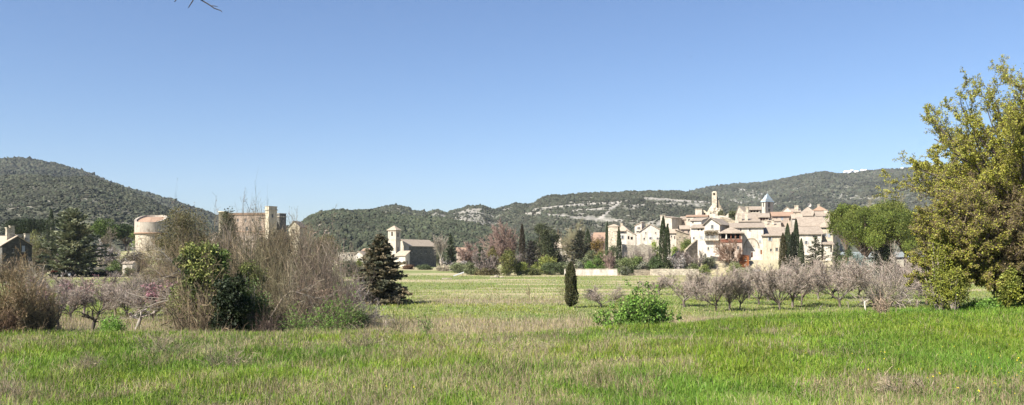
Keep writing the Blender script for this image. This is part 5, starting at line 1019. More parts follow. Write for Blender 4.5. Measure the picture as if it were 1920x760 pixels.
# --- evergreen bushes, hedges and shrubs
for name, label, px, top, w, d, pal, kw in [
 ('evergreen_oak', 'rounded brown-green oak rising behind the thicket before the castle', 346, 390, 118, 115, [(.15, .135, .055), (.18, .15, .07), (.12, .11, .05)], dict(n=16000, size=.19, clumps=44, base=.15)),
 ('ivy_tree', 'dark ivy-covered tree top against the castle front', 428, 396, 46, 120, [(0.072, 0.080, 0.038), (0.094, 0.096, 0.046)], dict(n=6000, size=.2, clumps=22, base=.1)),
 ('ivy_tree', 'yellow-green ivy-covered tree between the grey round bushes', 953, 468, 36, 202, [(0.181, 0.189, 0.051), (0.145, 0.160, 0.046), (0.217, 0.217, 0.065)], dict(n=5000, size=.32, clumps=26, base=.05)),
 ('round_bush', 'small yellow-olive crown before the tall pinkish bare tree', 925, 462, 22, 228, [(0.217, 0.189, 0.065), (0.174, 0.160, 0.058)], dict(n=2400, size=.34, clumps=14, base=.1)),
 ('round_bush', 'yellow-green shrub left of the ivy-covered garden tree trunk', 1000, 495, 24, 208, YEL, dict(n=2200, size=.3, clumps=12)),
 ('round_bush', 'bright olive-yellow shrub below the pale cedar', 1026, 478, 40, 214, YEL, dict(n=4000, size=.34, clumps=20)),
 ('round_bush', 'black-green round shrub before the long white house', 1048, 471, 36, 240, [(0.032, 0.052, 0.026), (0.043, 0.064, 0.032)], dict(n=3600, size=.34, clumps=18, base=.1)),
 ('round_bush', 'orange-brown rounded tree left of the tall cream stone house', 1121, 446, 38, 228, ORANGE, dict(n=4500, size=.36, clumps=20, base=.1)),
 ('round_bush', 'green shrub under the orange-brown tree', 1126, 476, 34, 212, [(0.174, 0.246, 0.065), (0.145, 0.203, 0.058)], dict(n=4000, size=.3, clumps=18)),
 ('round_bush', 'dull green shrub behind the long whitewashed wall', 1095, 484, 44, 211, OLIVE, dict(n=4200, size=.3, clumps=20)),
 ('round_bush', 'grassy green shrub beside the cypress of the field', 1106, 490, 26, 209, FRESH, dict(n=2600, size=.28, clumps=14)),
 ('round_bush', 'pale grey-green shrub peeping over the long whitewashed wall', 1086, 492, 16, 208.5, GREYG, dict(n=1500, size=.26, clumps=9)),
 ('round_bush', 'dark green shrub at the foot of the tall cream stone house', 1148, 458, 34, 224, [(0.102, 0.131, 0.058), (0.131, 0.160, 0.072)], dict(n=4000, size=.32, clumps=20)),
 ('round_bush', 'mixed green shrub at the right end of the whitewashed wall', 1172, 482, 40, 207, [(0.189, 0.232, 0.087), (0.145, 0.189, 0.072), (0.232, 0.261, 0.116)], dict(n=4500, size=.3, clumps=22)),
 ('round_bush', 'straggling grey-green shrub spilling through the gap of the walls', 1171, 500, 24, 204, GREYG + OLIVE, dict(n=2400, size=.26, clumps=12)),
 ('round_bush', 'light green shrub on the bank under the old terrace wall', 1196, 478, 36, 210, [(0.217, 0.275, 0.087), (0.174, 0.232, 0.072)], dict(n=4000, size=.3, clumps=18)),
 ('round_bush', 'dark rounded shrub above the long pale stone wall', 1230, 481, 42, 207.5, [(0.080, 0.116, 0.043), (0.102, 0.145, 0.051)], dict(n=4500, size=.3, clumps=20)),
 ('round_bush', 'lime green shrub left of the cypress pair', 1227, 451, 26, 222, [(0.290, 0.362, 0.058), (0.232, 0.304, 0.058)], dict(n=2600, size=.32, clumps=14)),
 ('round_bush', 'lime green shrub right of the cypress pair', 1266, 462, 22, 214, [(0.261, 0.348, 0.058), (0.203, 0.275, 0.051)], dict(n=2600, size=.3, clumps=14)),
 ('round_bush', 'green creeper mound over the stepped garden wall', 1290, 449, 34, 222, [(0.174, 0.217, 0.051), (0.246, 0.275, 0.065), (0.131, 0.174, 0.043)], dict(n=4000, size=.3, clumps=18)),
 ('round_bush', 'ochre-green shrub below the stepped garden wall', 1280, 466, 40, 216, [(0.275, 0.261, 0.087), (0.232, 0.232, 0.072)], dict(n=3600, size=.3, clumps=18)),
 ('round_bush', 'grey-green olive bush under the white gabled house', 1328, 478, 28, 208.5, [(0.160, 0.174, 0.102), (0.203, 0.210, 0.131)], dict(n=2800, size=.26, clumps=14)),
 ('round_bush', 'yellow-green bush right of the long pale stone wall', 1322, 497, 24, 204, [(0.246, 0.275, 0.080), (0.203, 0.246, 0.072)], dict(n=2400, size=.26, clumps=12)),
 ('round_bush', 'faint green shrub growing out of the earth bank', 1376, 492, 30, 205, [(0.275, 0.304, 0.116), (0.334, 0.348, 0.160)], dict(n=1800, size=.26, clumps=12)),
 ('round_bush', 'low dull green shrub before the foot of the earth bank', 1398, 503, 44, 203, [(0.189, 0.217, 0.087), (0.232, 0.261, 0.116)], dict(n=2600, size=.26, clumps=16)),
 ('round_bush', 'silvery blue-green shrub under the pines', 1613, 474, 48, 172, BLUEG, dict(n=4200, size=.26, clumps=20)),
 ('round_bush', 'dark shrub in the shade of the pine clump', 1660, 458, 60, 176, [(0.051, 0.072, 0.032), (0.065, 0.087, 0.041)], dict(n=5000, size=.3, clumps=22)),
 ('round_bush', 'green shrub in the shade between pines and village', 1590, 462, 34, 190, [(0.087, 0.123, 0.043), (0.116, 0.152, 0.058)], dict(n=3400, size=.3, clumps=16)),
 ('round_bush', 'dark green shrub at the right edge below the budding tree', 1912, 530, 66, 37, [(0.058, 0.109, 0.036), (0.080, 0.138, 0.043)], dict(n=6000, size=.09, clumps=24)),
 ('round_bush', 'russet clipped shrub at the foot of the church porch', 766, 498, 26, 262, [(0.232, 0.138, 0.080), (0.189, 0.116, 0.072)], dict(n=2400, size=.34, clumps=12)),
 ('round_bush', 'dark green shrub under the shaded church wall', 795, 498, 40, 262, [(0.080, 0.109, 0.046), (0.102, 0.131, 0.058)], dict(n=3600, size=.36, clumps=16)),
 ('round_bush', 'pale beige shrub right of the church', 832, 497, 36, 250, [(0.600, 0.522, 0.392), (0.522, 0.450, 0.334)], dict(n=3200, size=.3, clumps=16)),
 ('round_bush', 'olive green shrub behind the leaning board', 862, 494, 46, 232, OLIVE, dict(n=4200, size=.32, clumps=20)),
 ('round_bush', 'dark olive shrub at the field edge right of the leaning board', 893, 503, 30, 210, [(0.116, 0.131, 0.058), (0.145, 0.160, 0.072)], dict(n=2600, size=.3, clumps=14)),
 ('round_bush', 'dark green laurel right of the ivy-covered garden tree', 1036, 494, 50, 209, [(0.109, 0.145, 0.061), (0.138, 0.174, 0.072)], dict(n=4200, size=.3, clumps=20)),
 ('round_bush', 'clipped olive hedge at the field edge below the dark conifer', 1000, 505, 66, 206.5, [(0.189, 0.203, 0.072), (0.160, 0.174, 0.065)], dict(n=4200, size=.28, clumps=22, depth=3.5)),
 ('round_bush', 'yellow-green bush in the distance left of the spruce', 672, 488, 24, 205, [(0.261, 0.290, 0.065), (0.203, 0.246, 0.058)], dict(n=2600, size=.28, clumps=14)),
 ('round_bush', 'dark evergreen clump between thicket and spruce', 652, 486, 44, 190, DARK, dict(n=4000, size=.28, clumps=20)),
 ('round_bush', 'brown-green scrub below the castle front behind the thicket', 430, 430, 90, 150, [(.12, .105, .055), (.15, .125, .07), (.09, .08, .045)], dict(n=5000, size=.24, clumps=30, ragged=.5)),
 ('round_bush', 'brown scrub below the castle tower behind the thicket', 520, 432, 100, 150, [(.15, .12, .075), (.18, .145, .09), (.11, .09, .055)], dict(n=5000, size=.24, clumps=30, ragged=.5)),
 ('round_bush', 'olive-brown scrub behind the right shoulder of the thicket', 600, 446, 80, 150, [(.15, .13, .07), (.18, .15, .085)], dict(n=4000, size=.24, clumps=26, ragged=.5)),
 ('round_bush', 'olive shrub left of the grey rounded bare tree', 884, 490, 34, 214, OLIVE, dict(n=3000, size=.3, clumps=16)),
 ('round_bush', 'brownish hedge along the field edge under the grey rounded bare tree', 918, 503, 60, 205, [(.20, .165, .08), (.16, .14, .065)], dict(n=3600, size=.28, clumps=22, depth=3)),
 ('round_bush', 'yellowish shrub at the right foot of the ivy-covered garden tree', 976, 490, 32, 205, YEL, dict(n=3000, size=.3, clumps=16)),
 ('round_bush', 'dull green thicket filling the gap left of the long white house', 1012, 484, 44, 225, [(.11, .125, .055), (.14, .15, .07)], dict(n=4200, size=.32, clumps=20)),
 ('round_bush', 'mossy shrub between the two-topped conifer and the orange-brown tree', 1108, 470, 30, 222, OLIVE, dict(n=3000, size=.32, clumps=16)),
 ('round_bush', 'grey-green shrub at the left end of the whitewashed wall', 1060, 490, 36, 211, OLIVE, dict(n=3000, size=.3, clumps=16)),
 ('round_bush', 'pale green shrub behind the short rubble wall', 1205, 490, 34, 208.5, GREYG, dict(n=3000, size=.28, clumps=16)),
 ('round_bush', 'tangled olive shrub behind the long pale stone wall', 1255, 488, 44, 207.5, OLIVE, dict(n=3400, size=.28, clumps=18)),
 ('round_bush', 'light green shrub behind the right end of the long pale stone wall', 1300, 493, 36, 206.5, [(.19, .21, .09), (.15, .18, .07)], dict(n=3000, size=.28, clumps=16)),
 ('round_bush', 'dull green tree crowns behind the church roof', 826, 468, 40, 330, [(.12, .135, .07), (.15, .16, .085)], dict(n=3600, size=.42, clumps=18)),
 ('round_bush', 'green-brown tree crown behind the thicket near the pink cliff', 612, 440, 54, 215, [(0.174, 0.160, 0.072), (0.217, 0.189, 0.087)], dict(n=4200, size=.32, clumps=20, base=.1)),
 ('round_bush', 'small fresh green bush on the left slope below the pruned tree', 216, 590, 66, 40, [(0.189, 0.334, 0.051), (0.145, 0.275, 0.043), (0.232, 0.392, 0.072)], dict(n=4500, size=.075, clumps=22)),
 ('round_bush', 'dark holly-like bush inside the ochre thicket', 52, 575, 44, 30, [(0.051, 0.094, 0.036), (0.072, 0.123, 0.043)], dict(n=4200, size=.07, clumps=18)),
 ('round_bush', 'dark low hedge on the lawn beside the brush heap', 195, 508, 80, 196, [(0.065, 0.087, 0.041), (0.051, 0.072, 0.035)], dict(n=4200, size=.28, clumps=24, depth=3)),
 ('round_bush', 'dull red low shrub beneath the cedar', 103, 506, 18, 193, [(0.348, 0.102, 0.072), (0.261, 0.087, 0.065)], dict(n=1300, size=.22, clumps=8)),
 ('round_bush', 'dull green hedge hiding the foot of the small whitewashed shed', 242, 501, 50, 203, OLIVE, dict(n=2400, size=.28, clumps=14, depth=3)),
 ('round_bush', 'green shrub below the white blossoming trees', 212, 487, 36, 206, [(0.145, 0.203, 0.065), (0.189, 0.246, 0.072)], dict(n=2800, size=.28, clumps=14)),
 ('round_bush', 'olive-yellow tree crown behind the shaded left house', 66, 434, 50, 235, [(0.217, 0.232, 0.080), (0.261, 0.261, 0.102)], dict(n=4200, size=.34, clumps=20, base=.1)),
 ('round_bush', 'brown-green hedge mass between the left house and the cedar', 78, 466, 70, 205, [(0.145, 0.123, 0.065), (0.174, 0.145, 0.080)], dict(n=4800, size=.32, clumps=24)),
 ('round_bush', 'dark brown scrub at the foot of the round tower', 255, 472, 60, 215, [(0.109, 0.087, 0.061), (0.145, 0.116, 0.080)], dict(n=4200, size=.3, clumps=22)),
 ('round_bush', 'bright green scrub left of the tower string course', 256, 430, 26, 288, [(0.203, 0.261, 0.065), (0.160, 0.217, 0.058)], dict(n=2200, size=.36, clumps=12)),
 ('round_bush', 'small dark scrub crown against the ruined shaft', 1352, 394, 16, 280, [(0.131, 0.145, 0.072), (0.174, 0.174, 0.087)], dict(n=1500, size=.34, clumps=9)),
 ('round_bush', 'olive scrub on the mound right of the ruined shaft', 1372, 396, 32, 288, [(0.174, 0.189, 0.087), (0.131, 0.152, 0.072)], dict(n=2800, size=.36, clumps=14)),
]:
    plant(name, label, {'evergreen_oak': 'oak tree', 'ivy_tree': 'tree'}.get(name, 'bush'), px, d, bushy(int(px * 3 + top), H_(px, top, d), Wm(w, d), pal, **kw), rz=px % 6)
# --- bare and budding trees of the middle distance
for name, label, px, top, w, d, seed, kw in [
 ('bare_tree', 'tall pinkish bare tree mass in the middle of the garden trees', 950, 421, 96, 240, 1, dict(pal=RED, limbs=9, sub=(13, 11, 6), tw=.045, trunk=.08, ang=46)),
 ('bare_tree', 'lower pinkish bare tree left of the tall one', 884, 457, 62, 262, 2, dict(pal=RED, limbs=9, sub=(12, 10, 6), tw=.045, trunk=.08, ang=46)),
 ('bare_tree', 'grey rounded bare tree at the field edge left of the ivy tree', 914, 474, 62, 208, 3, dict(pal=[(.34, .28, .25), (.29, .24, .21)], limbs=9, sub=(13, 11, 6), tw=.035, trunk=.05, ang=52)),
 ('bare_tree', 'grey rounded bare tree right of the ivy tree', 970, 474, 34, 206, 4, dict(pal=[(.33, .28, .26), (.28, .24, .21)], limbs=7, sub=(10, 10, 5), tw=.028, trunk=.06, ang=45)),
 ('bare_tree', 'pale stemmed bare poplar left of the narrow conifer', 828, 440, 34, 258, 5, dict(pal=PALE, limbs=7, sub=(9, 8, 4), tw=.028, trunk=.3, ang=25)),
 ('bare_tree', 'pale yellow-green poplar behind the two-topped conifer', 1074, 421, 56, 262, 6, dict(pal=[(.30, .27, .17), (.26, .24, .14)], limbs=9, sub=(11, 10, 5), tw=.03, trunk=.15, ang=28)),
 ('bare_tree', 'brownish bare tree line behind the long white house', 1052, 436, 50, 285, 7, dict(pal=BROWN, limbs=8, sub=(10, 9, 5), tw=.035, trunk=.08, ang=45)),
 ('bare_tree', 'reddish bare trees before the far pink roof', 1122, 437, 44, 290, 8, dict(pal=RED, limbs=8, sub=(10, 9, 5), tw=.035, trunk=.08, ang=45)),
 ('bare_tree', 'pinkish bare shrub tree left of the slender cypress', 1144, 470, 30, 209, 9, dict(pal=RED, limbs=7, sub=(10, 9, 5), tw=.024, trunk=.15, ang=40)),
 ('bare_tree', 'rounded russet bare tree before the red timbered house', 1369, 447, 56, 207.5, 10, dict(pal=[(.30, .19, .13), (.25, .16, .11)], limbs=8, sub=(12, 10, 5), tw=.024, trunk=.28, ang=52)),
 ('bare_tree', 'white trunked bare tree above the long pale stone wall', 1309, 470, 46, 207, 11, dict(pal=[(.33, .27, .24), (.28, .23, .2)], tpal=[(.62, .57, .50)], limbs=7, sub=(10, 9, 5), tw=.02, trunk=.25, ang=45)),
 ('bare_tree', 'greyish bare tree behind the white trunked one', 1288, 470, 50, 209.5, 12, dict(pal=[(.32, .26, .23), (.27, .22, .19)], limbs=8, sub=(11, 9, 5), tw=.022, trunk=.12, ang=50)),
 ('bare_tree', 'grey bare shrub tree against the right half of the old terrace wall', 1210, 462, 46, 211, 13, dict(pal=[(.38, .32, .27), (.32, .27, .23)], limbs=8, sub=(10, 9, 5), tw=.02, trunk=.08, ang=50)),
 ('bare_tree', 'grey bare shrub tree before the left half of the old terrace wall', 1184, 464, 40, 212, 25, dict(pal=[(.36, .31, .26), (.30, .26, .22)], limbs=8, sub=(10, 9, 5), tw=.02, trunk=.08, ang=50)),
 ('bare_tree', 'pale budding trees behind the pine clump', 1655, 362, 90, 225, 14, dict(pal=[(.33, .29, .19), (.29, .26, .16)], limbs=9, sub=(12, 10, 5), tw=.035, trunk=.1, ang=40)),
 ('bare_tree', 'grey bare tree crown left of the round tower', 215, 430, 92, 225, 15, dict(pal=[(.29, .25, .18), (.25, .21, .16)], limbs=8, sub=(12, 10, 5), tw=.03, trunk=.12, ang=50)),
 ('bare_tree', 'tall sparse bare tree with twigs above the castle roof', 470, 362, 120, 100, 16, dict(pal=[(.22, .18, .145), (.26, .215, .17)], limbs=7, sub=(7, 6, 4), tw=.012, trunk=.2, ang=32, lens=(1.05, .6, .5, .5))),
 ('bare_tree', 'thin bare tree whose twigs stand left of the castle tower', 415, 392, 60, 110, 17, dict(pal=[(.22, .18, .145), (.26, .215, .17)], limbs=6, sub=(6, 6, 3), tw=.012, trunk=.2, ang=30)),
 ('bare_tree', 'bare tree with upright twigs before the castle outbuilding', 572, 395, 70, 105, 18, dict(pal=BROWN, limbs=7, sub=(8, 8, 4), tw=.012, trunk=.15, ang=36)),
 ('bare_tree', 'brown bare tree screening the right foot of the round tower', 312, 436, 80, 150, 24, dict(pal=BROWN, limbs=8, sub=(11, 10, 5), tw=.02, trunk=.08, ang=50)),
 ('bare_tree', 'brown bare tree screening the foot of the castle', 500, 428, 120, 130, 19, dict(pal=BROWN, limbs=9, sub=(11, 10, 5), tw=.018, trunk=.08, ang=50)),
 ('bare_tree', 'dull brown bare tree screening the stable', 400, 440, 110, 125, 20, dict(pal=BROWN, limbs=9, sub=(11, 10, 5), tw=.018, trunk=.08, ang=50)),
 ('sapling', 'faint yellowish sapling in the mown field', 993, 532, 20, 92, 21, dict(pal=BROWN, limbs=4, sub=(6, 5, 2), tw=.008, trunk=.25, ang=25)),
 ('sapling', 'yellow-green sapling just left of the lone cypress', 1054, 530, 22, 82, 22, dict(pal=[(.25, .26, .10)], limbs=4, sub=(6, 5, 2), tw=.006, trunk=.2, ang=25, leaf=YEL, nleaf=240, lsize=.07)),
 ('sapling', 'dark thin sapling right of the spruce foot', 747, 552, 14, 74, 23, dict(pal=[(.09, .075, .055)], limbs=3, sub=(4, 4, 2), tw=.008, trunk=.3, ang=22)),
]:
    plant(name, label, 'tree' if name == 'bare_tree' else 'sapling', px, d, bare_tree(500 + seed, H_(px, top, d), Wm(w, d), **kw), rz=seed)
for label, px, top, w, d, seed in [('white blossoming tree right of the big cedar', 190, 452, 50, 212, 1), ('white blossoming tree before the round tower foot', 240, 458, 66, 214, 2), ('pale blossom-dusted tree above the long pale stone wall', 1268, 478, 44, 206.5, 3), ('pale blossoming shrub tree behind the leaning board', 872, 490, 40, 240, 4), ('pale blossoming shrub tree right of the church wall', 838, 486, 34, 262, 5), ('white blossoming tree glimpsed through the big cedar', 128, 464, 50, 206, 6)]:
    plant('blossom_tree', label, 'blossom tree', px, d, bare_tree(600 + seed, H_(px, top, d), Wm(w, d), pal=[(.30, .25, .22)], limbs=7, sub=(9, 8, 4), tw=.018, trunk=.18, ang=48, leaf=WHITEB, nleaf=1900, lsize=.24))

# --- the orchard below the rise: five grown models, copied
ORCH = [bare_tree(700 + k, 3.6, 3.8, trunk=.18, limbs=7, ang=50, sub=(11, 11, 6), tw=.0085, pal=[(.42, .345, .285), (.35, .285, .235), (.50, .42, .355)], tpal=[(.18, .13, .105), (.11, .09, .075), (.22, .19, .16)], r0=.075, trop=(.12, .14, .08)) for k in range(5)]
GR = 'bare fruit trees of the orchard'
for label, px, base, top, w, k in [
 ('sparse low fruit tree left of the big green bush', 1126, 577, 536, 76, 0),
 ('spreading fruit tree just behind the big green bush', 1282, 576, 512, 108, 1),
 ('fruit tree with a forked white trunk', 1342, 584, 507, 84, 2),
 ('fruit tree with a stout brown trunk right of the white forked trunk', 1368, 583, 505, 78, 3),
 ('fruit tree with a pale snapped branch at its right', 1388, 583, 503, 74, 4),
 ('fruit tree standing in the green strip right of the snapped branch', 1423, 572, 502, 84, 0),
 ('low-forked fruit tree behind the orchard front row', 1440, 563, 497, 84, 1),
 ('fruit tree with a dark trunk leaning right', 1463, 582, 498, 90, 2),
 ('fruit tree with black trunk under the village conifers', 1486, 577, 487, 96, 3),
 ('fruit tree close behind the black trunked one', 1503, 573, 486, 90, 4),
 ('neat vase-shaped fruit tree on a single slim trunk', 1575, 577, 484, 96, 0),
 ('dark trunked fruit tree left of the white barked one', 1737, 572, 482, 104, 1),
 ('white barked fruit tree below the budding tree', 1763, 574, 502, 84, 2),
 ('fruit tree at the back, before the conifer row', 1535, 562, 492, 80, 3),
 ('fruit tree at the back, left of the tangled heap', 1610, 560, 490, 86, 4),
 ('small grey fruit tree in front of the long pale stone wall', 1236, 553, 512, 60, 3),
 ('pale fruit tree at the back, between spreading tree and white forked trunk', 1326, 566, 508, 78, 2),
 ('fruit tree at the back, just above the snapped branch', 1405, 561, 500, 80, 3),
 ('fruit tree at the back, right of the low-forked one', 1462, 559, 494, 84, 4),
 ('fruit tree at the back, behind the vase-shaped one', 1562, 560, 488, 84, 1),
 ('fruit tree at the back, beside the dark trunked one on its left', 1697, 561, 486, 92, 0),
 ('fruit tree at the back, under the wide umbrella pine', 1724, 557, 486, 88, 2),
 ('small fruit tree in the field behind the spreading one', 1305, 563, 520, 62, 4),
]:
    x, d = g2w(px, base); o = thing('fruit_tree', label, 'fruit tree', (x, d, gz(x, d) - .03), (px * 1.7) % 6.28, GR, (Wm(w, d) * 1.18 / 3.8, Wm(w, d) * 1.18 / 3.8, H_(px, top, d) / 3.6))
    for me in ORCH[k]: obj(me.name.split('.')[0], me, o)
x, d = g2w(1657, 576); o = plant('fruit_tree', 'largest fruit tree, a wide fan of pale rods over a tangled heap', 'fruit tree', 1657, d, stems(31, H_(1657, 474, d), Wm(150, d), 46, [(.36, .30, .25), (.30, .25, .21), (.42, .36, .30)], r=.012, lean=.8, sub=10, sub2=9, ang=24), group=GR)
x, d = g2w(1652, 588); plant('brush_heap', 'rounded heap of dry tan brush under the largest fruit tree', 'brush heap', 1652, d, stems(32, Wm(40, d), Wm(40, d), 60, [(.38, .28, .20), (.32, .24, .17)], r=.007, lean=1.0, sub=5, sub2=3, ang=50, arch=-.12))
plant('brush_heap', 'grey heap of cut twigs on the lawn below the blossom trees', 'brush heap', 216, 188, stems(33, 1.3, 3.2, 60, [(.36, .31, .28), (.30, .26, .24)], r=.014, lean=1.2, sub=5, sub2=3, ang=50, arch=-.15))
# stakes and stumps at the front of the orchard
def stake(name, label, cat, px, base, top, r, col, seed, fork=True):
    rng = np.random.default_rng(seed); x, d = g2w(px, base); h = (base - top) / F * d; o = thing(name, label, cat, (x, d, gz(x, d) - .05)); g = Geo()
    P = grow_path(rng, np.zeros((1, 3)), np.array([[.08, 0, 1.]]), np.array([h]), 5, .1, .1); V, Fq = tubes(P, r * np.array([[1.35, 1.1, 1, .95, .9, .55]]), 8); g.add(V, Fq, None, pick(rng, len(V), col, .15)); obj('post', g.mesh('post', BARK, True), o)
    if fork:
        g = Geo(); B, Rb, _ = sprout(rng, P, np.full((1, 6), r), np.array([h]), 4, .6, .98, 60, 15, .5, 0, .6, 4, .15, .1, .01); V, Fq = tubes(B, Rb, 6); g.add(V, Fq, None, pick(rng, len(V), col, .15)); obj('branch', g.mesh('branch', BARK, True), o)
stake('tree_stake', 'white weathered stake at the front of the orchard', 'stake', 1622, 582, 563, .07, [(.6, .55, .48)], 1)
stake('tree_stake', 'short mossy stake left of the white one', 'stake', 1591, 578, 564, .06, [(.2, .19, .13)], 2)
stake('tree_stake', 'leaning dull stake among the weeds left of the slim trunked fruit tree', 'stake', 1536, 584, 572, .05, [(.27, .24, .2)], 3)
stake('tree_stump', 'brown cut stump with broken prongs right of the brush heap', 'stump', 1719, 578, 562, .14, [(.3, .25, .2), (.22, .18, .14)], 4)
# --- pruned and flowering trees of the left orchard
for label, px, base, top, w, seed, kw in [
 ('pruned black fruit tree shaped like a letter Y', 174, 624, 578, 70, 1, dict(pal=[(.10, .08, .065)], tpal=[(.055, .047, .04)], limbs=4, sub=(3, 3, 2), tw=.014, trunk=.45, ang=58, r0=.055)),
 ('pruned fruit tree with pale grey trunk and stubby arms', 255, 618, 574, 74, 2, dict(pal=[(.32, .27, .24)], tpal=[(.36, .31, .27)], limbs=4, sub=(3, 3, 2), tw=.014, trunk=.5, ang=60, r0=.05)),
 ('pruned fruit tree half hidden behind dead arching branches', 326, 612, 566, 90, 3, dict(pal=[(.28, .23, .20)], tpal=[(.30, .26, .23)], limbs=5, sub=(5, 4, 3), tw=.010, trunk=.4, ang=55, r0=.06)),
 ('grey bare fruit tree with a stout trunk near the ochre thicket', 112, 622, 520, 120, 4, dict(pal=[(.27, .22, .19), (.33, .28, .24)], tpal=[(.16, .13, .11)], limbs=6, sub=(11, 11, 6), tw=.0085, trunk=.22, ang=45, r0=.09)),
 ('fruit tree with a few pink buds above the black pruned tree', 158, 590, 518, 92, 5, dict(pal=[(.30, .23, .21), (.26, .2, .18)], limbs=6, sub=(8, 8, 4), tw=.009, trunk=.22, ang=45, leaf=PINKB, nleaf=1500, lsize=.08)),
 ('pale bare fruit tree with a mossy crown', 216, 592, 530, 88, 6, dict(pal=[(.33, .28, .2), (.28, .24, .17)], limbs=6, sub=(9, 8, 4), tw=.009, trunk=.3, ang=42)),
 ('dark wide-forked fruit tree at the back of the left orchard', 194, 580, 512, 90, 7, dict(pal=[(.25, .2, .175)], tpal=[(.2, .13, .11)], limbs=6, sub=(7, 7, 4), tw=.010, trunk=.3, ang=55)),
 ('pink flowering fruit tree left of the dark ivy trunk', 318, 592, 530, 130, 8, dict(pal=[(.30, .22, .2)], limbs=7, sub=(9, 8, 5), tw=.009, trunk=.2, ang=50, leaf=PINKB + [(.45, .33, .32)] * 2, nleaf=8000, lsize=.085)),
 ('pinkish flowering fruit tree behind the grey bare one', 86, 590, 524, 80, 9, dict(pal=[(.30, .22, .2)], limbs=6, sub=(8, 8, 4), tw=.009, trunk=.2, ang=45, leaf=PINKB, nleaf=2200, lsize=.08)),
 ('bare fruit tree at the rear right of the left orchard', 262, 578, 520, 90, 10, dict(pal=[(.31, .25, .22)], limbs=6, sub=(9, 8, 4), tw=.010, trunk=.2, ang=45)),
]:
    x, d = g2w(px, base); plant('fruit_tree', label, 'fruit tree', px, d, bare_tree(800 + seed, H_(px, top, d), Wm(w, d), **kw), group='fruit trees of the left orchard', rz=seed)

for label, px, base, top, w, k in [
 ('brownish fruit tree at the back left of the left orchard', 62, 584, 528, 84, 1),
 ('bare fruit tree just right of the ochre thicket', 134, 600, 528, 92, 3),
 ('bare fruit tree left of the small fresh green bush', 182, 598, 534, 84, 2),
 ('grey fruit tree in the middle row, behind the pale trunked pruned one', 238, 594, 530, 96, 0),
 ('grey fruit tree in the middle row, before the pink flowering one', 288, 604, 538, 96, 4),
 ('small bare fruit tree at the far end near the lawn', 228, 566, 520, 70, 1),
 ('bare fruit tree in the last row below the big cedar', 140, 566, 516, 78, 2),
 ('bare fruit tree in the last row below the round tower', 300, 566, 512, 84, 3),
 ('bare fruit tree in the last row between ochre thicket and cedar', 98, 562, 516, 70, 4),
]:
    x, d = g2w(px, base); o = thing('fruit_tree', label, 'fruit tree', (x, d, gz(x, d) - .03), (px * 1.3) % 6.28, 'fruit trees of the left orchard', (Wm(w, d) * 1.15 / 3.8, Wm(w, d) * 1.15 / 3.8, H_(px, top, d) / 3.6))
    for me in ORCH[k]: obj(me.name.split('.')[0], me, o)

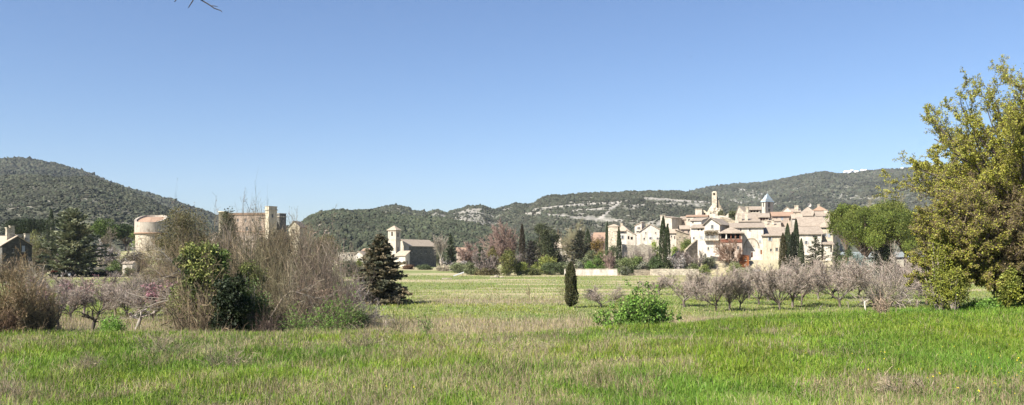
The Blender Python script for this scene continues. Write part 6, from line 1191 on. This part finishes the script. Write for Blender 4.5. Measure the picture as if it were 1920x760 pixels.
# --- the great thicket left of the middle
TH = 'bare shrubs of the great thicket'
for label, px, top, w, d, n, seed, kw in [
 ('tall brown thicket shrub behind the ivy trunk', 365, 430, 150, 46, 46, 1, dict(pal=BROWN, r=.0105, lean=0.95, sub=11, sub2=9, leaf=[(0.189, 0.189, 0.065), (0.224, 0.181, 0.095), (0.155, 0.163, 0.052)], nleaf=3200, lsize=.085)),
 ('tallest greenish-brown thicket shrub in the middle', 505, 418, 150, 44, 52, 2, dict(pal=[(0.232, 0.202, 0.112), (0.189, 0.159, 0.090), (0.292, 0.245, 0.146)], r=.0105, lean=0.95, sub=11, sub2=9, leaf=[(0.189, 0.189, 0.065), (0.224, 0.181, 0.095), (0.155, 0.163, 0.052)], nleaf=3200, lsize=.085)),
 ('reddish-brown thicket shrub at the right shoulder', 580, 426, 150, 45, 52, 3, dict(pal=[(0.267, 0.202, 0.146), (0.215, 0.163, 0.120), (0.327, 0.254, 0.189)], r=.0105, lean=0.95, sub=11, sub2=9, leaf=[(0.189, 0.189, 0.065), (0.224, 0.181, 0.095), (0.155, 0.163, 0.052)], nleaf=3200, lsize=.085)),
 ('low brown thicket shrub at the right end', 628, 470, 130, 46, 42, 4, dict(pal=[(0.267, 0.206, 0.159), (0.318, 0.258, 0.206)], r=.0095, lean=0.95, sub=11, sub2=9, leaf=[(0.258, 0.206, 0.138), (0.206, 0.163, 0.103)], nleaf=1600, lsize=.08)),
 ('tangled tan thicket shrub in front of the middle', 545, 500, 130, 38, 46, 5, dict(pal=[(0.292, 0.241, 0.155), (0.232, 0.185, 0.120), (0.370, 0.310, 0.211)], r=.0085, lean=0.95, sub=10, sub2=9, leaf=[(0.215, 0.202, 0.086), (0.258, 0.215, 0.129)], nleaf=1600, lsize=.07)),
 ('dark bramble clump at the foot of the thicket', 500, 574, 56, 36, 60, 6, dict(pal=[(0.103, 0.073, 0.060), (0.138, 0.099, 0.077)], r=.006, lean=1.00, sub=6, sub2=5, arch=-.1)),
 ('low brown bramble left of the ivy trunk foot', 360, 560, 90, 37, 46, 7, dict(pal=[(0.224, 0.172, 0.120), (0.181, 0.142, 0.099)], r=.0085, lean=0.95, sub=10, sub2=9, arch=-.05)),
 ('brownish dry shrub behind the dead arching branches', 325, 452, 110, 96, 40, 8, dict(pal=BROWN, r=.011, lean=0.95, sub=11, sub2=10)),
 ('brown shrub at the back of the thicket below the castle front', 425, 428, 130, 54, 46, 10, dict(pal=BROWN, r=.012, lean=0.95, sub=10, sub2=9, leaf=[(0.224, 0.189, 0.103), (0.172, 0.146, 0.077), (0.258, 0.215, 0.129)], nleaf=2200, lsize=.10)),
 ('tan shrub at the back of the thicket below the castle tower', 520, 424, 150, 54, 50, 11, dict(pal=[(0.241, 0.198, 0.120), (0.198, 0.159, 0.099)], r=.012, lean=0.95, sub=10, sub2=9, leaf=[(0.224, 0.189, 0.103), (0.172, 0.146, 0.077), (0.258, 0.215, 0.129)], nleaf=2200, lsize=.10)),
 ('greyish brown shrub at the back right of the thicket', 610, 436, 140, 55, 46, 12, dict(pal=[(0.258, 0.206, 0.159), (0.215, 0.172, 0.133)], r=.012, lean=0.95, sub=10, sub2=9, leaf=[(0.224, 0.189, 0.103), (0.172, 0.146, 0.077), (0.258, 0.215, 0.129)], nleaf=2200, lsize=.10)),
 ('low rusty shrub between thicket and flowering shrub', 585, 520, 120, 40, 44, 13, dict(pal=[(0.292, 0.215, 0.155), (0.241, 0.176, 0.129)], r=.008, lean=0.95, sub=10, sub2=10)),
 ('tan shrub at the left shoulder of the thicket', 296, 452, 130, 100, 44, 14, dict(pal=BROWN, r=.010, lean=0.95, sub=11, sub2=10)),
 ('sparse brown rods standing in front of the ivy trunk', 372, 478, 130, 36, 26, 15, dict(pal=BROWN, r=.009, lean=.95, sub=8, sub2=6)),
 ('mossy olive shrub in the heart of the thicket', 470, 470, 110, 40, 40, 9, dict(pal=[(0.172, 0.155, 0.077), (0.138, 0.129, 0.065)], r=.0095, lean=0.95, sub=11, sub2=10, leaf=[(0.146, 0.163, 0.052), (0.112, 0.129, 0.043)], nleaf=3500, lsize=.07)),
]:
    plant('thicket_shrub', label, 'shrub', px, d, stems(900 + seed, H_(px, top, d), Wm(w, d), n, **kw), group=TH, rz=seed)
plant('blossom_shrub', 'pale pinkish-white flowering shrub before the spruce', 'blossom shrub', 655, 56, stems(920, H_(655, 522, 56), Wm(130, 56), 50, [(.36, .30, .27), (.42, .36, .32)], r=.009, lean=0.95, sub=11, sub2=9, leaf=[(.60, .52, .48), (.70, .63, .58), (.52, .44, .40)], nleaf=9000, lsize=.07))
def ivy(label, px, top, w, d, seed, pal, n=9000, tilt=0.0, base=0.0, size=.11):
    rng = np.random.default_rng(seed); H = H_(px, top, d); W = Wm(w, d); g, c = Geo(), Geo()
    P = grow_path(rng, np.zeros((1, 3)) - [0, 0, .2], np.array([[tilt, 0, 1.]]), np.array([H * 1.0]), 7, .06, .04); V, Fq = tubes(P, W * .09 * np.array([[1.3, 1.1, 1, .9, .8, .6, .4, .2]]), 8); g.add(V, Fq, None, (.10, .08, .06))
    K = 64
    for k in range(K):
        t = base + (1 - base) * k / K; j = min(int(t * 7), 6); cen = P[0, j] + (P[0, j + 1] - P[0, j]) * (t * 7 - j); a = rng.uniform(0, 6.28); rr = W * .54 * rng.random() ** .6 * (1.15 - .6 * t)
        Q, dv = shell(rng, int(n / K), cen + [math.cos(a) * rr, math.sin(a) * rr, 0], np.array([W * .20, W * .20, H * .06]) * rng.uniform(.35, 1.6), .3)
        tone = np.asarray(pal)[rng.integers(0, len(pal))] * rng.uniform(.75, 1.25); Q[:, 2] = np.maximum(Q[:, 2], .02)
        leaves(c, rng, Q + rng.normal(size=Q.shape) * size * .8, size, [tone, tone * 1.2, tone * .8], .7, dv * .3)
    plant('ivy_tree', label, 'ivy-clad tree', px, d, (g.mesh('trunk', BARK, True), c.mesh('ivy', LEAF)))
ivy('leaning dark trunk thick with ivy at the left of the thicket', 392, 446, 96, 38, 1, [(.22, .25, .065), (.15, .18, .05), (.28, .295, .085), (.07, .09, .03)], n=14000, tilt=-.16)
ivy('upright ivy-covered stem rising beside the dark leaning trunk', 425, 455, 44, 39, 2, [(.16, .22, .055), (.21, .28, .07), (.10, .145, .04)], n=8000)
ivy('short ivy stump coloured dark as shade at the foot of the thicket', 430, 512, 70, 36.5, 3, [(.028, .042, .018), (.04, .055, .02)], n=11000)  # near-black leaf colours paint the shaded hollow of the thicket
for label, px, top, w, d, pal, kw in [
 ('bright green elder bush inside the thicket', 473, 522, 86, 37, [(.10, .155, .045), (.13, .19, .055), (.08, .125, .036)], dict(n=8000, size=.085, clumps=30)),
 ('yellow-green leafy crown caught high in the thicket', 470, 488, 60, 40, [(.15, .18, .045), (.18, .21, .06)], dict(n=3600, size=.085, clumps=16, base=.7)),
 ('pale yellow-green leafy shrub left of the ivy trunk', 352, 505, 76, 39, [(.17, .175, .06), (.21, .21, .08), (.13, .14, .05)], dict(n=4800, size=.08, clumps=22)),
 ('low leafy shrub right of the fresh green saplings', 665, 568, 60, 45, [(.11, .16, .045), (.09, .13, .036)], dict(n=2800, size=.075, clumps=16)),
]:
    plant('thicket_bush', label, 'bush', px, d, bushy(int(px * 7 + top), H_(px, top, d), Wm(w, d), pal, **kw), rz=px % 6)
plant('leafy_bush', 'big fresh green leafy bush at the lip of the rise', 'bush', 1203, 32, stems(60, H_(1203, 546, 32), Wm(146, 32), 70, [(.16, .15, .08)], r=.006, lean=1.0, sub=8, sub2=5, arch=-.03, leaf=[(.19, .33, .05), (.25, .40, .075), (.14, .26, .04), (.11, .21, .035)], nleaf=18000, lsize=.105), rz=1)
plant('thicket_bush', 'fresh green saplings at the right foot of the thicket', 'bush', 625, 35, stems(61, H_(625, 552, 35), Wm(110, 35), 36, [(.2, .18, .1)], r=.005, lean=.5, sub=7, sub2=4, leaf=FRESH, nleaf=5200, lsize=.075))
plant('thicket_bush', 'small bright green bush at the front of the thicket', 'bush', 560, 34, stems(62, H_(560, 574, 34), Wm(76, 34), 24, [(.2, .18, .1)], r=.005, lean=.5, sub=7, sub2=4, leaf=FRESH, nleaf=2600, lsize=.07))
# dead branches arching out of the thicket to the left
rng = np.random.default_rng(9)
for i, (label, pts, d, r, col) in enumerate([
 ('bleached dead branch arching low to the left of the thicket', [(392, 600), (350, 560), (300, 566), (262, 585), (240, 600)], 40, .035, (.36, .31, .25)),
 ('long bleached dead branch sloping out of the thicket', [(400, 590), (350, 575), (310, 560), (270, 556), (232, 548)], 41, .03, (.34, .29, .24)),
 ('dark bare limb reaching left above the pink tree', [(395, 560), (360, 528), (330, 520), (312, 519), (290, 508), (262, 492)], 43, .05, (.13, .10, .08)),
 ('pale slanting pole leaning in the thicket top', [(352, 560), (340, 520), (325, 492), (308, 472)], 42, .03, (.42, .37, .31)),
 ('pale dead limb lying on the right of the dark ivy', [(505, 600), (525, 560), (548, 545), (575, 552), (610, 565)], 38.5, .035, (.42, .36, .28)),
]):
    P = np.array([[at(px, d), d + .4 * math.sin(k * 1.7), zz(py, d)] for k, (px, py) in enumerate(pts)]); b0 = P[0].copy(); b0[2] = gz(b0[0], b0[1]) - .1; o = thing('dead_branch', label, 'dead branch', b0, 0, 'dead branches of the thicket')
    t = np.linspace(0, len(P) - 1, 14); Q = np.stack([np.interp(t, np.arange(len(P)), P[:, q]) for q in range(3)], 1)[None] - b0; Q = np.concatenate([np.zeros((1, 1, 3)), Q], 1)
    g = Geo(); Rr = r * np.linspace(1.2, .3, 15)[None]; V, Fq = tubes(Q, Rr, 6); g.add(V, Fq, None, pick(rng, len(V), [col], .12)); obj('limb', g.mesh('limb', BARK, True), o)
    g = Geo(); B, Rb, L = sprout(rng, Q, Rr, np.array([3.5]), 16, .3, 1, 45, 12, .35, .3, .5, 4, .15, .02, .006); V, Fq = tubes(B, Rb, 4); g.add(V, Fq, None, np.asarray(col)); B, Rb, L = sprout(rng, B, Rb, L, 5, .3, 1, 40, 12, .5, .3, .6, 3, .15, 0, .005); V, Fq = tubes(B, Rb, 3); g.add(V, Fq, None, np.asarray(col) * .9); obj('twig', g.mesh('twig', BARK), o)
# --- ochre thicket at the left edge
for label, px, top, w, d, n, seed, kw in [
 ('dense ochre thicket at the left edge of the rise', 22, 492, 130, 29, 60, 1, dict(pal=OCHRE, r=.007, lean=.8, sub=11, sub2=11, leaf=OCHRE + [(.20, .19, .08)], nleaf=5000, lsize=.05)),
 ('lower ochre-brown shrub right of the dense ochre thicket', 78, 540, 84, 30, 44, 2, dict(pal=OCHRE, r=.006, lean=.75, sub=10, sub2=10, leaf=[(.22, .18, .09), (.18, .16, .075)], nleaf=1600, lsize=.045)),
 ('reddish dark scrub at the foot of the ochre thicket', 8, 580, 60, 27.5, 46, 3, dict(pal=[(.15, .095, .06), (.2, .13, .08)], r=.006, lean=.7, sub=9, sub2=9)),
 ('slim bare shoots standing beside the ochre thicket', 98, 548, 40, 30, 9, 4, dict(pal=[(.15, .12, .095)], r=.006, lean=.35, sub=5, sub2=3)),
 ('long brown leafless hedge below the shaded left house', 20, 485, 110, 150, 60, 6, dict(pal=[(.20, .155, .105), (.24, .18, .12)], r=.02, lean=.8, sub=9, sub2=8)),
 ('tall thin pale shoots before the shaded left house', 62, 488, 60, 110, 22, 5, dict(pal=PALE, r=.012, lean=.4, sub=5, sub2=4)),
]:
    plant('ochre_thicket' if seed < 3 else 'bare_shrub', label, 'shrub', px, d, stems(950 + seed, H_(px, top, d), Wm(w, d), n, **kw), rz=seed)
# small green shoots right of the thicket, dry tufts on the rise
plant('young_shrub', 'thin leafy green shrub on the lip of the rise', 'shrub', 798, 29.5, stems(970, H_(798, 575, 29.5), Wm(44, 29.5), 9, [(.16, .15, .08)], r=.004, lean=.6, sub=5, sub2=3, leaf=FRESH, nleaf=520, lsize=.07))
plant('young_shrub', 'wispy olive shrub left of the thin leafy green one', 'shrub', 752, 30, stems(971, H_(752, 560, 30), Wm(50, 30), 10, [(.20, .17, .10), (.15, .13, .08)], r=.004, lean=.5, sub=5, sub2=3, leaf=OLIVE, nleaf=160, lsize=.05))
for label, px, base, w, h, seed in [('brown dry tuft on the left of the rise below the pruned trees', 318, 668, 130, 56, 1), ('straw-brown weed clump at the bottom left corner', 20, 752, 90, 70, 2), ('thin dark weed stems left of the middle of the rise', 165, 700, 60, 50, 3), ('pale grey weed tuft in the middle of the rise', 985, 664, 130, 30, 4), ('brownish weed clump below the dark bramble', 420, 690, 120, 52, 5), ('straw tuft in the bottom right of the meadow', 1700, 735, 150, 42, 6), ('tan weed stems left of the big green bush', 690, 650, 110, 44, 7)]:
    x, d = g2w(px, base); plant('weed_tuft', label, 'weed tuft', px, d, stems(980 + seed, Wm(h, d), Wm(w, d), 46, [(.34, .27, .18), (.28, .22, .15), (.42, .35, .25)], r=.0014, lean=.6, sub=6, sub2=5, ang=35), rz=seed)
# --- the big budding tree at the right, with its undergrowth
BUD = [(0.3915, 0.3892, 0.0465), (0.3322, 0.3373, 0.0522), (0.3085, 0.2725, 0.0639), (0.4389, 0.4411, 0.0755)]
d = 38; m = dome_tree(1003, H_(1925, 92, d) * .93, Wm(430, d), fork=.2, limbs=46, sub=(10, 10, 7), tw=.0062, pal=[(.24, .19, .14), (.20, .155, .115)], tpal=[(.15, .12, .095), (.12, .10, .08)], r0=.28, low=.46, leaf=BUD, nleaf=230000, lsize=.072, reach=(.30, .36, .40))
plant('budding_tree', 'big spreading tree breaking into yellow-green leaf at the right edge', 'tree', 1932, d, m, rz=2.2)
for label, px, top, base_, w, dd, seed, pal in [
 ('brown budding undergrowth at the left foot of the big tree', 1792, 300, 0, 165, 35, 1, BUD + [(.26, .20, .085), (.22, .165, .08), (.24, .22, .06)]),
 ('dense brown budding undergrowth under the big tree', 1872, 296, 0, 190, 36, 2, [(.26, .205, .09), (.22, .165, .085), (.18, .14, .075), (.28, .26, .06)]),
 ('dull brown undergrowth running out of the picture at the right', 1962, 310, 0, 180, 35, 3, [(.24, .185, .09), (.20, .15, .08), (.27, .25, .065)]),
]:
    H = H_(px, top, dd); W = Wm(w, dd)
    m = dome_tree(1040 + seed, H * .86, W * .92, fork=.12, limbs=34, sub=(10, 9, 7), tw=.006, pal=[(.27, .205, .145), (.22, .165, .12), (.32, .25, .18)], tpal=[(.20, .155, .12)], r0=.14, low=.25, leaf=pal, nleaf=95000, lsize=.066, reach=(.36, .42, .45))
    plant('undergrowth_shrub', label, 'shrub', px, dd, m, rz=seed)
for label, px, top, w, dd, s_ in [('yellow-green leafy shrub on the left flank of the undergrowth', 1762, 430, 70, 34.5, 1), ('lime green leafy shrub in front of the undergrowth', 1790, 500, 60, 33.5, 2), ('small yellow-green sprig at the right of the undergrowth', 1893, 505, 44, 33, 3), ('low leafy green plants on the bank under the budding tree', 1862, 560, 90, 34, 4)]:
    plant('leafy_shrub', label, 'shrub', px, dd, bushy(1020 + s_, H_(px, top, dd), Wm(w, dd), [(.25, .27, .035), (.21, .24, .04), (.28, .29, .06)] if s_ < 4 else FRESH, n=3400, size=.08, clumps=20, base=.03 if s_ == 3 else 0, stem=s_ != 3))

# ------------------------------------------------------------------ loose things
bd = thing('bird', 'small dark bird gliding high in the clear sky', 'bird', (at(1295, 150), 150, zz(107, 150)), .5); g = Geo()
V = np.array([(-.16, 0, .0), (-.02, .03, .0), (.14, 0, .01), (-.02, -.03, .0), (-.02, 0, .035), (-.02, 0, -.03), (.03, .24, .07), (-.03, .25, .06), (-.07, .42, .16), (.04, -.24, .10), (-.03, -.25, .09), (-.05, -.4, .22)], float)
V = V * .85; g.add(V, [(1, 2, 6, 7), (3, 10, 9, 2)], [(0, 4, 1), (1, 4, 2), (2, 4, 3), (3, 4, 0), (0, 1, 5), (1, 2, 5), (2, 3, 5), (3, 0, 5), (7, 6, 8), (9, 10, 11)], (.05, .05, .06)); obj('body', g.mesh('body', BARK), bd)
x, d = g2w(867, 519); o = thing('board', 'pale grey board tilted against the shrubs at the field edge', 'board', (x - 1.1, d, gz(x, d) + .1), .15); g = Geo()
q = np.array([(-.9, 0, .0), (1.5, .2, .8), (1.5, .9, 1.0), (-.9, .7, .2)]); g.slab(q, .08); obj('panel', g.mesh('panel', M['frame']), o); g = Geo(); g.box(1.2, 1.3, .4, .5, -.3, .66); obj('prop', g.mesh('prop', M['brown']), o)
x, d = g2w(838, 524); o = thing('trough', 'low pale trough lying on the grass below the church', 'trough', (x, d, gz(x, d) - .02), .05); g = Geo(); g.box(-1.0, 1.0, -.3, -.22, 0, .28); g.box(-1.0, 1.0, .22, .3, 0, .28); g.box(-1.0, -.92, -.219, .219, 0, .28); g.box(.92, 1.0, -.219, .219, 0, .28); g.box(-.919, .919, -.219, .219, .02, .1); obj('basin', g.mesh('basin', M['pale_stone']), o)
rng = np.random.default_rng(12); IV2, IT2 = ico(2)
for label, px, py, s in [('pale rock at the field edge below the ivy-covered tree', 931, 521, .5), ('small pale rock right of the larger one at the field edge', 941, 521, .35), ('round grey rock under the dull hedge', 922, 521, .3)]:
    x, d = g2w(px, py); g = Geo(); g.add(IV2 * np.array([1.2, .9, .7]) * s * (1 + .12 * rng.normal(size=(len(IV2), 1))), None, IT2); tag(obj('rock', g.mesh('rock', M['pale_stone']), None, (x, d, gz(x, d) + s * .3)), label, 'rock')
# little dark tractor under the cedar
x, d = at(128, 186), 186; o = thing('tractor', 'small dark tractor with pale wheel hubs parked under the cedar', 'tractor', (x, d, gz(x, d)), .1); g = Geo()
g.box(-1.5, .1, -.28, .28, .55, 1.05); g.box(-1.55, -1.5, -.22, .22, .6, 1.0); g.box(.1, .95, -.4, .4, .5, .72); obj('body', g.mesh('body', M['black']), o)
g = Geo(); g.box(.45, .95, -.25, .25, .9, 1.0); g.box(.88, .98, -.25, .25, 1.003, 1.45); obj('seat', g.mesh('seat', M['black']), o); g = Geo(); g.box(-.6, -.5, .1, .16, 1.053, 1.6); g.box(-.05, 0, -.03, .03, 1.053, 1.35); obj('exhaust', g.mesh('exhaust', M['frame']), o)
for xx, yy, r in ((.55, -.55, .62), (.55, .55, .62), (-1.2, -.42, .36), (-1.2, .42, .36)):
    g = Geo(); g.lathe([(r * .5, -.14), (r * .95, -.15), (r, -.05), (r, .05), (r * .95, .15), (r * .5, .14)], 20); V = g.V[0]; g.V = [np.column_stack([V[:, 0] + xx, V[:, 2] + yy, V[:, 1] + r])]; wh = obj('wheel', g.mesh('wheel', M['black'], True), o)
    g = Geo(); g.lathe([(.01, -.12), (r * .3, -.12), (r * .5, -.1), (r * .5, .1), (.01, .1)], 16); V = g.V[0]; g.V = [np.column_stack([V[:, 0] + xx, V[:, 2] + yy, V[:, 1] + r])]; obj('hub', g.mesh('hub', M['metal'], True), wh)
x, d = at(65, 180), 180; o = thing('crate', 'pale crate standing on the lawn edge left of the cedar', 'crate', (x, d, gz(x, d)), .2); g = Geo()
for z in (0, .32, .64): g.box(-.9, .9, -.6, -.55, z, z + .25); g.box(-.9, .9, .55, .6, z, z + .25); g.box(-.95, -.903, -.6, .6, z, z + .25); g.box(.903, .95, -.6, .6, z, z + .25)
obj('slat', g.mesh('slat', M['pale_stone']), o); g = Geo()
for a in (-.9, .82): 
    for b in (-.546, .466): g.box(a, a + .08, b, b + .08, 0, .95)
obj('post', g.mesh('post', M['brown']), o)
# bare twigs reaching in from a tree behind the camera
b0 = np.array([-5.0, -3.0, gz(-5, -3) - .2]); o = thing('overhanging_tree', 'bare tree behind the viewer with dark twigs hanging in at the top', 'tree', b0); g = Geo(); rng = np.random.default_rng(6)
P = np.array([[(0, 0, 0), (.1, .05, 1.6), (.05, .2, 3.2), (.3, .8, 4.6)]], float); V, Fq = tubes(P, np.array([[.16, .13, .11, .08]]), 8); g.add(V, Fq, None, (.12, .10, .08)); obj('trunk', g.mesh('trunk', BARK, True), o)
g = Geo()
def W3(px, py, d): return np.array([at(px, d), d, zz(py, d)]) - b0
tw = [([P[0, 3], [.9, 3.4, 4.35], W3(362, -60, 6.0), W3(377, 0, 6.1), W3(392, 9, 6.1), W3(402, 16, 6.1), W3(414, 20, 6.1), W3(416, 23, 6.1)], [.07, .035, .009, .0055, .0048, .004, .003, .0025]), ([W3(362, -60, 6.0), W3(364, -20, 6.05), W3(362, 1, 6.1), W3(358, 7, 6.1), W3(353, 15, 6.1)], [.005, .0045, .004, .0035, .0025]), ([W3(362, -60, 6.0), W3(345, -30, 6.1), W3(331, -1, 6.1), W3(327, 4, 6.1)], [.005, .004, .003, .0025]), ([W3(396, 11, 6.1), W3(402, 11.5, 6.1), W3(408, 12.5, 6.1)], [.003, .0028, .002])]
for pts, rr in tw:
    pts = np.array(pts, float); t = np.linspace(0, len(pts) - 1, 22); Q = np.stack([np.interp(t, np.arange(len(pts)), pts[:, q]) for q in range(3)], 1)[None]
    V, Fq = tubes(Q, np.interp(t, np.arange(len(rr)), rr)[None], 6); g.add(V, Fq, None, (.07, .06, .055))
obj('twig', g.mesh('twig', BARK, True), o)
